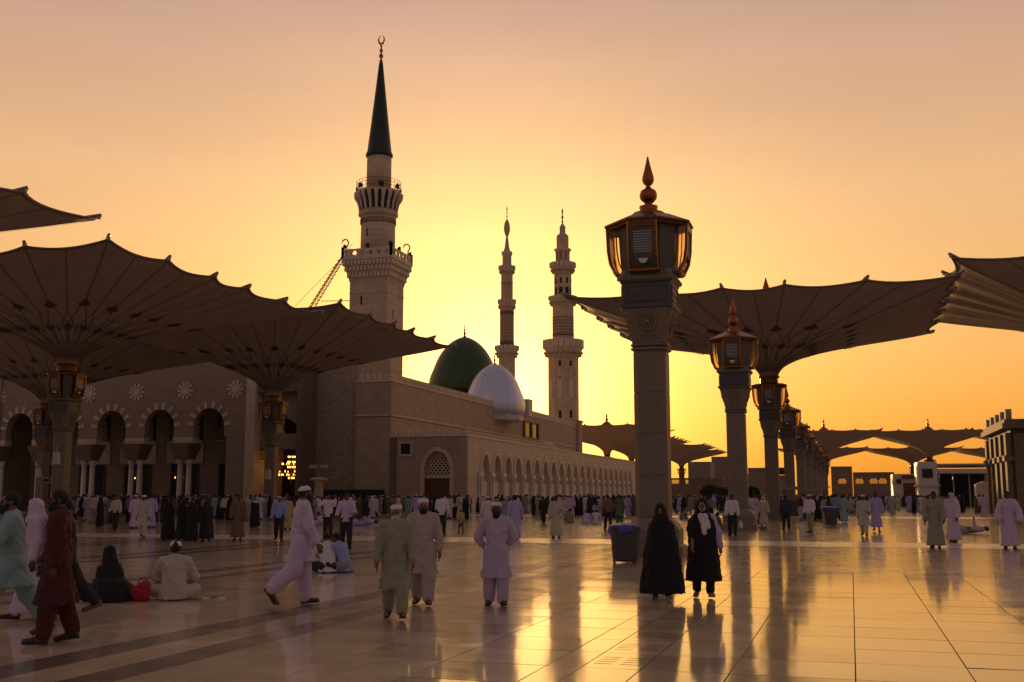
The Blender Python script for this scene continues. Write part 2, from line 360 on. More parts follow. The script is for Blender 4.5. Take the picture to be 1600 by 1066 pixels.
# ============================================================ WALL WITH ARCHED OPENINGS
def arch_wall(mb, ax, a0, a1, z0, zt, centers, hw, zs, za, d0, d1, n=10, pointed=0.):
    cs = sorted(centers); edges = [a0]
    for c in cs: edges += [c - hw, c + hw]
    edges.append(a1)
    for i in range(0, len(edges), 2):
        if edges[i + 1] - edges[i] > .01: mb.prism([(edges[i], z0), (edges[i + 1], z0), (edges[i + 1], zt), (edges[i], zt)], d0, d1, ax)
    for c in cs:
        p = arch_pts(c, hw, z0, zs, za, n, pointed)
        for k in range(n): mb.prism([p[k], p[k + 1], (p[k + 1][0], zt), (p[k][0], zt)], d0, d1, ax)
def arch_rim(mb, ax, c, hw, z0, zs, za, d0, d1, t, n=12, pointed=0.):
    a = [(c - hw, z0)] + arch_pts(c, hw, z0, zs, za, n, pointed) + [(c + hw, z0)]
    b = [(c - hw - t, z0)] + arch_pts(c, hw + t, z0, zs, za + t, n, pointed) + [(c + hw + t, z0)]
    for k in range(len(a) - 1): mb.prism([a[k], a[k + 1], b[k + 1], b[k]], d0, d1, ax)
def lattice(mb, ax, c, hw, zs, za, d0, d1, pitch=.42, t=.045, z0=None, pointed=0.):
    z0 = zs if z0 is None else z0
    def top(x): return zs + (za - zs) * (1 - min(1, abs(x - c) / hw) ** (2 - .55 * pointed)) ** (1 / (2 - .55 * pointed))
    for sgn in (1, -1):
        k = -40
        while k < 40:
            pts = []
            for q in range(61):
                x = c - hw + 2 * hw * q / 60; z = z0 + sgn * (x - c) * 1.2 + k * pitch
                if z0 <= z <= top(x): pts.append((x, z))
            if len(pts) > 2:
                (xa, ya), (xb, yb) = pts[0], pts[-1]
                mb.prism([(xa, ya - t), (xb, yb - t), (xb, yb + t), (xa, ya + t)], d0 + .002 * (sgn + 1), d1 + .002 * (sgn + 1), ax)
            k += 1
def merlons(mb, ax, a0, a1, z, d0, d1, step, h):
    n = int((a1 - a0) / step); s = (a1 - a0) / n
    for k in range(n):
        c = a0 + s * (k + .5); w = s * .36
        mb.prism([(c - w, z), (c + w, z), (c + w * .55, z + h * .45), (c + w * .8, z + h * .6), (c, z + h), (c - w * .8, z + h * .6), (c - w * .55, z + h * .45)], d0, d1, ax)
# ============================================================ MOSQUE HALL (long wall) with its two domes
HX, HY, HY1 = -45.9, 105.6, 189.4
hall = thing('mosque_hall', 'long plain stone mosque hall with ledge and green and silver domes on its roof', 'mosque', (0, 0, 0))
b = MB(); b.box(-49.99, HX, HY, HY1, 0, 13.8); b.build('wall', 'stone', hall)
b = MB(); b.box(-56.5, -49.992, HY + .5, HY + 9, 0, 17.2); b.build('wall', 'stone_rough', hall)
b = MB(); b.box(-80, -56.502, HY + 6.5, HY1 - 4, 0, 13.0); b.build('wall', 'stone', hall)
b = MB(); b.box(-50.1, HX + .14, HY - .14, HY1 + .1, 10.0, 10.18); b.box(-50.08, HX + .1, HY - .1, HY1 + .05, 13.62, 13.78); b.build('ledge', 'stone_pale', hall)
b = MB(); merlons(b, 'x', HY + .05, HY1, 13.8, HX - .35, HX - .1, .62, .75); merlons(b, 'y', -49.9, HX - .4, 13.8, HY + .1, HY + .35, .62, .75)
tag(b.build('crenellation', 'stone_pale', hall), kind='stuff')
b = MB(); b.box(-54.5, -49.994, HY + .1, HY + .49, 0, 2.3); b.box(-49.993, HX - .6, HY - .2, HY - .003, 0, 2.3); b.build('plinth', 'dark', hall)
b = MB(); b.box(HX + .003, HX + .5, 187.2, 189.8, 0, 14.6); b.box(HX + .003, HX + .7, 187.0, 190.0, 14.6, 14.9); b.build('buttress', 'stone', hall)
y0 = onX(817, 655, HX)[1]; y1 = onX(841, 655, HX)[1]
f = MB(); z0, z1 = 9.9 + .3, 12.7
for (u0, u1, w0, w1) in ((y0, y1, z0, z0 + .2), (y0, y1, z1 - .2, z1), (y0, y0 + .75, z0 + .2, z1 - .2), (y1 - .75, y1, z0 + .2, z1 - .2), ((y0 + y1) / 2 - .35, (y0 + y1) / 2 + .35, z0 + .2, z1 - .2)): f.box(HX + .003, HX + .25, u0, u1, w0, w1)
wf = f.build('window', 'wood', hall)
b = MB(); b.box(HX + .004, HX + .05, y0 + .75, (y0 + y1) / 2 - .35, z0 + .2, z1 - .2); b.box(HX + .004, HX + .05, (y0 + y1) / 2 + .35, y1 - .75, z0 + .2, z1 - .2); b.build('pane', 'glass', wf)
def onion(r, h, n=16):
    P = []
    for i in range(n + 1):
        t = i / n
        rr = math.cos(t * math.pi / 2) ** .82 * (1 + .05 * math.sin(min(1, t * 3) * math.pi)); z = h * (.88 * math.sin(t * math.pi / 2) + .12 * t ** 3)
        P.append((max(.03, r * rr), z))
    return P
def dome(px_c, px_l, px_r, y_top, y_base, Z, mk, label, ribs, Hd=None):
    cx, cy, zt = atZ(px_c, y_top, Z); r = (px_r - px_l) / 2 / 1717 * Z; zb = atZ(px_c, y_base, Z)[2]
    b = MB(); b.smooth = True; b.lathe([(q, zb + z) for q, z in onion(r, zt - zb)], 48, (cx, cy)); d = b.build('dome', mk, hall); tag(d, label)
    b = MB(); b.lathe([(r * .97, 12.0), (r * .97, zb + .1)], 12, (cx, cy), R(15)); b.build('drum', 'stone_pale' if mk != 'silver_dome' else 'white_paint', d)
    b = MB(); b.smooth = True; k = r / 5; b.lathe([(.3 * k, zt - .15), (.12 * k, zt + .2), (.22 * k, zt + .5), (.08 * k, zt + .75), (.16 * k, zt + 1.0), (.05 * k, zt + 1.2), (.09 * k, zt + 1.45), (.02, zt + 1.9)], 8, (cx, cy)); b.build('finial', 'copper', d)
    if ribs:
        b = MB()
        for j in range(ribs):
            a = 2 * math.pi * j / ribs
            b.tube([(cx + (q - .01) * math.cos(a), cy + (q + .02) * math.sin(a), zb + z) for q, z in onion(r, zt - zb)[:-2]], .022, 4)
        b.build('rib', mk, d)
    return cx, cy, zb, r, d
dome(726, 671, 781, 526, 618, 162, 'green_dome', 'dark green dome', 0)
cx, cy, zb, r, d = dome(773, 726, 820, 568, 648, 152, 'silver_dome', 'bluish silver dome with faint ribs', 24)
bx = atZ(821, 630, 156); b = MB(); b.box(bx[0] - .9, bx[0] + .5, bx[1], bx[1] + 2, 13, bx[2] + .6); b.build('roof_hut', 'white_paint', hall)
# ============================================================ LOW ARCADED ANNEX
AX, AY, AY1 = -37.43, 105.66, 197.9
annex = thing('arcaded_annex', 'low stone annex with a row of blind arches beside the long hall', 'building', (0, 0, 0))
b = MB(); b.box(HX + .02, AX - .45, AY + .45, AY1, 0, 7.75); b.build('wall', 'stone_pale', annex)
YA0 = onX(758, 740, AX)[1]; cs = [YA0 + 4.02 * k for k in range(21)]
b = MB(); arch_wall(b, 'x', AY + .452, AY1 + .1, 0, 7.75, cs, 1.42, 4.15, 6.15, AX - .448, AX, 10, .5); b.build('arcade_wall', 'stone_pale', annex)
DXC = onY(683, 740, AY)[0]
b = MB(); arch_wall(b, 'y', HX + .02, AX - .002, 0, 7.75, [DXC], 1.42, 4.4, 6.25, AY, AY + .45, 12, .3); b.build('end_wall', 'stone', annex)
b = MB(); arch_rim(b, 'y', DXC, 1.42, .0, 4.4, 6.25, AY - .12, AY - .003, .42, 14, .3); b.build('arch_surround', 'stone_pale', annex)
b = MB(); lattice(b, 'y', DXC, 1.42, 4.4, 6.25, AY + .2, AY + .3, .5, .085, 3.75, .3); b.box(DXC - 1.42, DXC + 1.42, AY + .12, AY + .4, 3.45, 3.75); b.build('lattice', 'stone_pale', annex)
b = MB(); b.box(DXC - 1.40, DXC + 1.40, AY + .40, AY + .445, 3.75, 6.3); b.build('lattice_shade', 'dark', annex)  # dark sheet added so the lattice holes read as shaded
dr = MB(); dr.box(DXC - 1.42, DXC + 1.42, AY + .3, AY + .38, 0, 3.45); dr.box(DXC - .03, DXC + .03, AY + .27, AY + .3, 0, 3.45)
for s in (-1.1, -.4, .4, 1.1): dr.box(DXC + s - .25, DXC + s + .25, AY + .275, AY + .3, .4, 3.1)
dr.build('door', 'wood', annex)
wx = onY(634, 702, AY)[0]; b = MB()
for (u0, u1, w0, w1) in ((-.75, .75, 5.75, 5.95), (-.75, .75, 7.05, 7.25), (-.75, -.55, 5.95, 7.05), (.55, .75, 5.95, 7.05)): b.box(wx + u0, wx + u1, AY - .1, AY - .003, w0, w1)
wf = b.build('window', 'stone_pale', annex); b = MB(); b.box(wx - .55, wx + .55, AY - .02, AY - .004, 5.95, 7.05); b.build('pane', 'dark', wf)
b = MB(); b.box(HX + .02, AX + .1, AY - .1, AY + .5, 7.75, 7.9); b.box(AX - .5, AX + .1, AY + .502, AY1 + .1, 7.75, 7.9); b.build('cornice', 'stone_white', annex)
b = MB(); merlons(b, 'y', HX + .1, AX, 7.9, AY + .02, AY + .2, .48, .55); merlons(b, 'x', AY + .3, AY + 34, 7.9, AX - .2, AX - .02, .48, .5); tag(b.build('crenellation', 'stone_pale', annex), kind='stuff')
b = MB(); b.box(HX + .02, HX + .6, AY - .25, AY - .003, 0, 7.7); b.build('pilaster', 'stone_dark', annex)
am = MB(); arch_rim(am, 'x', 0, 1.42, 4.15, 4.15, 6.15, AX + .003, AX + .14, .30, 10, .5); am = am.mesh('arch_moulding', 'stone_white')
hm = MB(); arch_rim(hm, 'x', 0, 1.80, 4.6, 4.15, 6.62, AX + .003, AX + .07, .14, 10, .8); hm = hm.mesh('hood_moulding', 'stone_white')
pm = MB()
for s in (-.34, .34):
    pm.smooth = True; pm.lathe([(.17, 0), (.17, .25), (.11, .3), (.11, 3.3), (.13, 3.35), (.2, 3.75)], 10, (AX + .12, s)); pm.smooth = False
pm.box(AX + .005, AX + .34, -.58, .58, 3.75, 4.12); pm = pm.mesh('engaged_column', 'column_white')
bm_ = MB(); bm_.box(AX - .44, AX - .2, -1.40, 1.40, 0, 3.2); bm_ = bm_.mesh('recess_panel', 'stone_white')
for k, c in enumerate(cs):
    obj('arch_moulding', am, annex, (0, c, 0)); obj('hood_moulding', hm, annex, (.001 * (k % 2), c, 0)); obj('recess_panel', bm_, annex, (0, c, 0))
for k in range(22): obj('engaged_column', pm, annex, (0, YA0 + 4.02 * (k - .5), 0))
b = MB(); b.prism([(138.0, 7.9), (150.0, 7.9), (144.0, 8.9)], AX - 4, AX - 1.5, 'x'); b.build('roof_hatch', 'stone_pale', annex)
# ============================================================ PORTICO BUILDING (left)
PY = 102.5
port = thing('portico_building', 'shaded arcaded portico with paired white columns behind the parasols', 'building', (0, 0, 0))
AC = [-65.8 - 6.2 * k for k in range(5)]
b = MB(); arch_wall(b, 'y', -93.3, -61.2, 7.95, 17.0, AC, 1.87, 9.1, 11.05, PY, PY + .9, 12, .2); b.build('arcade_wall', 'portico_stone_shaded', port)
b = MB(); b.box(-135, -93.302, PY - .3, PY + 8, 0, 15.8); b.build('wall', 'portico_stone_shaded', port)
b = MB(); b.box(-93.3, -61.2, PY + 5.2, PY + 9, 0, 16.6); b.build('back_wall', 'portico_stone_shaded', port)
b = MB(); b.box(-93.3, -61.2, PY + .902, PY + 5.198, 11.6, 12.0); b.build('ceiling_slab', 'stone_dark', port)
b = MB(); b.box(-135, -60, PY + 9.002, PY + 30, 0, 14); b.build('rear_wall', 'portico_stone_shaded', port)
vm = None
for c in AC:
    P = MB(); n = 15
    for k in range(n):
        if k % 2: continue
        a0 = math.pi * (k + .12) / n; a1 = math.pi * (k + .88) / n; q = []
        for (w, dz) in ((1.9, 0), (2.62, .72)):
            for a in ((a0, a1) if w < 2 else (a1, a0)): q.append((-w * math.cos(a), 9.1 + (1.95 + dz) * math.sin(a)))
        V = MB(); V.prism(q, -.09, -.003, 'y')
        V.build('voussoir', 'portico_trim', port, (c, PY, 0))
b = MB(); b.box(-63.6, -61.2, PY + .02, PY + .88, 0, 7.948); b.build('pier', 'portico_stone_shaded', port)
for k in range(1, 6):
    c = -62.7 - 6.2 * k; wd = 1.22
    b = MB(); b.box(c - wd, c + wd, PY - .1, PY + 1.0, 7.3, 7.94); b.build('impost', 'stone_pale', port)
    b = MB(); b.sq([(.75, 5.55), (.85, 5.9), (1.15, 6.9), (1.22, 7.298)], (c, PY + .45)) ; b.build('capital', 'stone_dark', port)
    for s in (-.55, .55):
        b = MB(); b.smooth = True; b.lathe([(.42, 0), (.42, .3), (.31, .42), (.30, 4.3), (.29, 5.0), (.34, 5.05), (.34, 5.12), (.30, 5.15), (.46, 5.5), (.46, 5.548)], 14, (c + s, PY + .45)); b.build('column', 'column_white', port)
rm = MB()
for j in range(10):
    a = 2 * math.pi * j / 10; pts = [(.42 * math.cos(a + q), .42 * math.sin(a + q)) for q in (-.26, .26)] + [(.98 * math.cos(a + q), .98 * math.sin(a + q)) for q in (.17, -.17)]
    rm.prism(pts, -.09, -.003, 'y')
rm.prism([(.40 * math.cos(2 * math.pi * j / 16), .40 * math.sin(2 * math.pi * j / 16)) for j in range(16)], -.12, -.003, 'y'); rm = rm.mesh('rosette', 'portico_trim')
for k in range(6): obj('rosette', rm, port, (-62.7 - 6.2 * k, PY, 13.0))
for k, c in enumerate(AC):
    b = MB(); lattice(b, 'y', c, 1.9, 9.1, 11.0, PY + 5.0, PY + 5.1, .5, .06, 7.9); b.box(c - 2.2, c + 2.2, PY + 4.95, PY + 5.15, 7.7, 7.9); b.build('lattice', 'stone_pale', port)
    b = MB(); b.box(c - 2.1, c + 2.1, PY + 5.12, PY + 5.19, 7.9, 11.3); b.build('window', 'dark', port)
    if k in (1, 2, 3): b = MB(); b.box(c - 2.4, c + 2.4, PY + 5.0, PY + 5.19, 5.3, 7.69); b.build('lintel_panel', 'stone_pale', port)
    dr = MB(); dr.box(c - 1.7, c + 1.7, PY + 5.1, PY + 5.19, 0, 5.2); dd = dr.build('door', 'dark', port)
    b = MB(); [b.box(c + s - .1, c + s + .1, PY + 5.02, PY + 5.098, 0, 5.2) for s in (-1.7, 0, 1.7)]; b.build('door_frame', 'wood', dd)
# right hand gate bay with chandelier
b = MB(); b.box(-61.198, -60.1, PY - .3, PY + 6, 0, 16.2); b.build('pilaster', 'stone_pale', port)
b = MB(); b.box(-55.3, -54.85, PY, HY + .49, 0, 16.2); b.box(-60.098, -55.302, PY + .1, PY + 3.2, 12.6, 16.2); b.build('side_wall', 'stone_dark', port)  # darker stone carries the shade of this side face in its colour
b = MB(); arch_wall(b, 'y', -60.098, -55.302, 8.2, 12.598, [-57.7], 1.9, 8.6, 9.9, PY + 1.2, PY + 1.8, 10); b.box(-60.098, -55.302, PY + 1.0, PY + 1.9, 6.6, 8.198); b.build('gate_wall', 'portico_stone_shaded', port)
b = MB(); [b.box(-60.0 + .3 * k, -59.94 + .3 * k, PY + 1.1, PY + 1.16, 5.6, 6.5) for k in range(16)]; b.box(-60.098, -55.302, PY + 1.08, PY + 1.18, 6.5, 6.598); b.box(-60.098, -55.302, PY + 1.08, PY + 1.18, 5.5, 5.6); b.build('railing', 'bronze', port)
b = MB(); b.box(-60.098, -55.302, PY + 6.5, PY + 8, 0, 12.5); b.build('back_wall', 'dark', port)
cp = onY(455, 741, PY + 2.5); ch = thing('chandelier', 'lit tiered chandelier glowing inside the dark gateway', 'chandelier', (cp[0], cp[1], 0))
b = MB(); b.tube([(0, 0, 5.6), (0, 0, 2.8)], .04); z_of = lambda py: onY(455, py, PY + 2.5)[2]
TI = [(714, .35, 6), (722, .4, 6), (725, 1.0, 8), (730, .4, 8), (737, 1.9, 12), (742, 1.3, 12), (747, .3, 5)]
for (py, rr, n) in TI: b.tube([(rr * math.cos(2 * math.pi * k / 16), rr * math.sin(2 * math.pi * k / 16), z_of(py) - .12) for k in range(17)], .03, 5)
b.build('frame', 'gold', ch); bl = MB(); bl.ball((0, 0, 0), (.05, .05, .11), 8, 6); bl = bl.mesh('bulb', 'bulb')
for (py, rr, n) in TI:
    for k in range(n): obj('bulb', bl, ch, (rr * math.cos(2 * math.pi * (k + .3) / n), rr * math.sin(2 * math.pi * (k + .3) / n), z_of(py)))
for (px, py, lab) in ((206, 748, 'small row of lit bulbs in the doorway behind the white columns, farther from the gate'), (277, 747, 'small row of lit bulbs in the doorway behind the white columns, nearer the gate')):
    q = onY(px, py, PY + 4.6); w = thing('wall_light', lab, 'lamp', q); b = MB(); b.box(-.5, .5, .05, .15, -.1, -.02); b.box(-.02, .02, .1, .5, -.08, -.04); b.build('bracket', 'bronze', w)
    for s in (-.35, 0, .35): obj('bulb', bl, w, (s, .1, .04))
# ============================================================ MINARETS
def crescent(mb, c, z, r, n=14):
    mb.tube([(c[0] + r * math.cos(a) * .75, c[1], z + r * math.sin(a)) for a in [R(110 + 320 * k / n) for k in range(n + 1)]], [.03 + .10 * math.sin(math.pi * k / n) for k in range(n + 1)], 6)
def slit(mb, cx, cy, w, z0, z1): mb.box(cx - w, cx + w, cy - .05, cy + .3, z0, z1)
# --- near minaret with green cone
MZ = 117.6; mx, my = -53.2, MZ
def hz(py, Z=126.5): return EYE + (775 - py) / 1717 * Z * 1.0
m1 = thing('minaret', 'tall minaret with dark green cone and two balconies behind the corner of the hall', 'minaret', (mx, my, 0), 0, 'minarets')
zb0, zb1 = 26.6, 29.9
b = MB(); b.sq([(2.42, 0), (2.42, zb0 - .4)]); b.build('tower', 'minaret_stone', m1)
b = MB()
for k in range(5): b.sq([(2.44 + .14 * k, zb0 - .4 + .5 * k), (2.56 + .14 * k, zb0 + .1 + .5 * k)])
b.build('corbel', 'minaret_stone', m1)
b = MB()
for lev, (z, rr, n) in enumerate(((zb0 + .15, 2.62, 11), (zb0 + .85, 2.86, 12), (zb0 + 1.45, 3.06, 13))):
    for s in range(4):
        for k in range(n):
            t = -rr + 2 * rr * (k + .5) / n; w = rr / n * .55
            p = [(t - w, z), (t + w, z), (t + w, z + .42), (t, z + .62), (t - w, z + .42)]
            if s == 0: b.prism(p, -rr - .16, -rr + .05, 'y')
            elif s == 1: b.prism(p, rr - .05, rr + .16, 'x')
            elif s == 2: b.prism(p, rr - .05, rr + .16, 'y')
            else: b.prism(p, -rr - .16, -rr + .05, 'x')
tag(b.build('bracket', 'stone_white', m1), kind='stuff')
b = MB(); Q = 3.1; z0, z1 = zb0 + 2.1, zb1
b.sq([(Q + .12, z0), (Q + .12, z0 + .18)])
for s in range(4):
    for k in range(7):
        t = -Q + 2 * Q * k / 6
        for (ax_, sg) in (('y', -1), ('x', 1), ('y', 1), ('x', -1)):
            pass
def parapet(b, Q, z0, z1, n):
    for (sx, sy, hx) in ((0, -1, 1), (0, 1, 1), (1, 0, 0), (-1, 0, 0)):
        for k in range(n + 1):
            t = -Q + 2 * Q * k / n
            cx, cy = (t, sy * Q) if hx else (sx * Q, t)
            if k < n or True: b.box(cx - .13, cx + .13, cy - .13, cy + .13, z0 + .19, z1 + (.25 if k in (0, n) else 0))
        for (w0, w1) in ((z0 + .2, z0 + .4), (z1 - .22, z1 - .02)):
            if hx: b.box(-Q + .131, Q - .131, sy * Q - .09, sy * Q + .09, w0, w1)
            else: b.box(sx * Q - .09, sx * Q + .09, -Q + .131, Q - .131, w0, w1)
        for k in range(n):                                          # rounded square openings
            t = -Q + 2 * Q * (k + .5) / n; hw = Q / n - .13
            for (u, v) in ((-1, -1), (1, -1), (-1, 1), (1, 1)):
                zc = (z0 + .4) if v < 0 else (z1 - .22)
                tri = [(t + u * hw, zc), (t + u * hw * .35, zc), (t + u * hw, zc - v * .4)]
                b.prism(tri, sy * Q - .07, sy * Q + .07, 'y') if hx else b.prism(tri, sx * Q - .07, sx * Q + .07, 'x')
parapet(b, Q, z0, z1, 6); b.build('balcony_parapet', 'stone_white', m1)
b = MB(); b.smooth = True; b.lathe([(2.08, zb0 + 2), (2.05, 34.3)], 32); b.build('shaft', 'minaret_stone', m1)
b = MB(); b.lathe([(2.12, 33.3), (2.12, 34.0), (2.38, 34.2), (2.38, 34.55), (2.2, 34.7), (2.2, 34.9), (2.2, 36.7), (2.75, 36.7), (2.75, 36.95)], 32); b.build('corbel', 'minaret_stone', m1)
fb = MB(); fb.tube([(2.2, 0, 34.75), (2.24, 0, 35.2), (2.42, 0, 35.8), (2.72, 0, 36.3), (2.74, 0, 36.75)], [.17, .19, .2, .24, .26], 8); fb = fb.mesh('flute', 'stone_white')
gb = MB(); gb.tube([(2.16, 0, 34.8), (2.2, 0, 35.3), (2.4, 0, 36.2), (2.5, 0, 36.7)], .22, 6); gb = gb.mesh('flute_shade', 'dark')  # dark tubes painted in for the shade between the flutes
for k in range(20):
    a = 2 * math.pi * k / 20; obj('flute', fb, m1).rotation_euler = (0, 0, a); obj('flute_shade', gb, m1).rotation_euler = (0, 0, a + math.pi / 20)
b = MB()
for k in range(60):
    a = 2 * math.pi * k / 60; b.box(2.10 * math.cos(a) - .05, 2.10 * math.cos(a) + .05, 2.10 * math.sin(a) - .05, 2.10 * math.sin(a) + .05, 33.2, 33.75)
tag(b.build('dentil', 'minaret_band', m1), kind='stuff')
b = MB()
for z in (37.35, 37.75, 38.1): b.tube([(2.68 * math.cos(2 * math.pi * k / 32), 2.68 * math.sin(2 * math.pi * k / 32), z) for k in range(33)], .025, 4)
for k in range(32): b.tube([(2.68 * math.cos(2 * math.pi * k / 32), 2.68 * math.sin(2 * math.pi * k / 32), z) for z in (36.9, 38.1)], .02, 4)
b.build('railing', 'bronze', m1)
def floodlight(c, a, s, parent):
    b = MB(); d = Vector((math.cos(a), math.sin(a), 0)); p = Vector(c)
    b.box(p.x - .04, p.x + .04, p.y - .04, p.y + .04, p.z, p.z + .5 * s)
    q = p + Vector((0, 0, .55 * s)); b.rings([[q + d * t + Vector((-d.y, d.x, 0)) * u * w + Vector((0, 0, v * w)) for u, v in ((-1, -1), (1, -1), (1, 1), (-1, 1))] for t, w in ((-.25 * s, .2 * s), (.28 * s, .42 * s))])
    b.build('floodlight', 'dark', parent)
for a in (-170, -120, -60, -10, 40): floodlight((2.6 * math.cos(R(a)), 2.6 * math.sin(R(a)), 36.95), R(a), .7, m1)
for (x, y) in ((-2.9, -2.9), (2.9, -2.9), (2.9, 2.9), (-2.9, 2.9), (0, -2.75), (2.75, 0)):
    floodlight((x, y, zb1), math.atan2(y, x), .6, m1)
for (x, y) in ((-3.0, -2.3), (3.0, 2.2)):                            # curled lamp hooks at the balcony corners
    b = MB(); b.tube([(x, y, zb1)] + [(x + .45 * math.cos(a) - .2, y, zb1 + .9 + .45 * math.sin(a)) for a in [R(-60 + 40 * k) for k in range(7)]], .09, 6); b.build('lamp_hook', 'stone_white', m1)
b = MB(); b.smooth = True; b.lathe([(1.5, 36.9), (1.48, 41.2)], 28); b.build('shaft', 'minaret_stone', m1)
b = MB(); b.smooth = True; b.lathe([(1.5, 41.0), (1.66, 41.15), (1.66, 41.35), (1.48, 41.7), (1.05, 45.2), (.6, 49), (.25, 52.0), (.14, 52.3)], 24); b.build('cone_roof', 'green_cone', m1)
b = MB(); b.smooth = True; b.lathe([(.14, 52.1), (.22, 52.3), (.09, 52.5), (.3, 52.85), (.09, 53.2), (.24, 53.5), (.07, 53.8), (.16, 54.05), (.03, 54.3)], 10); crescent(b, (0, 0), 54.75, .5); b.build('finial', 'copper', m1)
b = MB(); slit(b, -.9, -2.40, .1, 23.6, 24.6); slit(b, 1.5, -2.40, .07, 20.6, 21.4); b.box(2.36, 2.44, -.8, -.65, 22.0, 23.2); slit(b, -.5, -2.05, .06, 31.5, 32.4); b.box(2.36, 2.44, .9, 1.0, 24.4, 25.2); tag(b.build('window', 'dark', m1), kind='stuff')
for zq in (24.9, 16.2): MB().sq([(2.46, zq), (2.46, zq + .13)]).build('string_course', 'stone_pale', m1)
def remap_z(t):                                                     # heights read off the photo along a tilted camera: true metres
    done = set()
    for o in t.children_recursive:
        if o.type != 'MESH' or o.data.name in done: continue
        done.add(o.data.name)
        for v in o.data.vertices: v.co.z = v.co.z if v.co.z < 12 else atZ(590, 775 - (v.co.z - 1.65) * 13.74, 124.9)[2]
remap_z(m1)
# --- slim minarets further back
def prof_minaret(px, Z, axis_top, label, build):
    x, y, _ = atZ(px, 600, Z); t = thing('minaret', label, 'minaret', (x, y, 0), 0, 'minarets'); k = Z / 1717
    build(t, lambda py: atZ(px, py, Z)[2], lambda w: w * k / 2 / 1.02); return t
def zz(v): return 310 + v / 2.96
def zw(v): return v / 2.96
def ring_parts(t, h, w, name, prof, n, m, rot=R(22.5)):
    b = MB(); b.lathe([(w(zw(a)) , h(zz(q))) for a, q in prof], n, rot=rot); return b.build(name, m, t)
def balcony(t, h, w, wi, wo, y0, y1, y2, n, nb):
    ring_parts(t, h, w, 'corbel', [(wi, y0), (wi + (wo - wi) * .4, y0 - (y0 - y1) * .4), (wo, y1)], n, 'stone_white')
    b = MB(); r = w(zw(wo)); za, zb = h(zz(y1)), h(zz(y2)); b.lathe([(r * 1.03, za), (r * 1.03, za + (zb - za) * .18)], n, rot=R(22.5))
    for j in range(nb):
        a = 2 * math.pi * (j + .5) / nb; s = r * .13; b.box(r * .95 * math.cos(a) - s, r * .95 * math.cos(a) + s, r * .95 * math.sin(a) - s, r * .95 * math.sin(a) + s, za + (zb - za) * .18, zb)
    b.build('balcony_parapet', 'stone_white', t)
    b = MB(); q = w(zw(wi)); 
    for lev in (.15, .5):
        rr = q + (r - q) * (lev + .25); z0 = h(zz(y0 - (y0 - y1) * lev)); s = rr * .09
        for j in range(24):
            a = 2 * math.pi * (j + .5 * (lev > .3)) / 24; b.box(rr * math.cos(a) - s, rr * math.cos(a) + s, rr * math.sin(a) - s, rr * math.sin(a) + s, z0, z0 + (za - h(zz(y0))) * .22)
    tag(b.build('bracket', 'minaret_stone', t), kind='stuff')
def m2b(t, h, w):
    b = MB(); r = w(zw(80)); b.lathe([(r, 0), (r, h(zz(740)))], 8, rot=R(22.5)); b.build('tower', 'minaret_stone', t)
    balcony(t, h, w, 82, 108, 742, 706, 684, 16, 16)
    ring_parts(t, h, w, 'shaft', [(68, 700), (68, 512)], 12, 'minaret_stone')
    b = MB()
    for k in range(18): b.lathe([(w(zw(69.5)), h(zz(660 - 7 * k))), (w(zw(69.5)), h(zz(657.5 - 7 * k)))], 12, rot=R(22.5))
    tag(b.build('band', 'minaret_band', t), kind='stuff'); 
    for (ya, yb) in ((680, 662), (540, 524)): ring_parts(t, h, w, 'band', [(70, ya), (70, yb)], 12, 'minaret_band')
    balcony(t, h, w, 70, 82, 516, 492, 470, 12, 14)
    b = MB(); r = w(zw(50))
    for k in range(8):
        a = 2 * math.pi * (k + .5) / 8; s = r * .16; b.lathe([(s * 1.2, h(zz(480))), (s, h(zz(462))), (s, h(zz(395))), (s * 1.4, h(zz(385)))], 8, (r * math.cos(a), r * math.sin(a)))
    b.build('column', 'minaret_stone', t)
    ring_parts(t, h, w, 'core', [(26, 490), (26, 380)], 8, 'minaret_stone'); ring_parts(t, h, w, 'shaft', [(57, 390), (57, 348)], 12, 'minaret_stone')
    balcony(t, h, w, 58, 76, 352, 336, 314, 12, 14)
    ring_parts(t, h, w, 'shaft', [(46, 330), (44, 265)], 8, 'minaret_stone'); ring_parts(t, h, w, 'cornice', [(46, 268), (54, 258), (54, 248), (40, 246)], 8, 'stone_white')
    o = ring_parts(t, h, w, 'spire', [(34, 246), (22, 225), (14, 190), (9, 178), (16, 172), (28, 155), (31, 140), (26, 118), (14, 104), (7, 98)], 12, 'minaret_stone')
    ring_parts(t, h, w, 'finial', [(6, 100), (3, 92), (7, 84), (3, 76), (6, 66), (3, 60), (7, 48), (2, 38)], 8, 'copper')
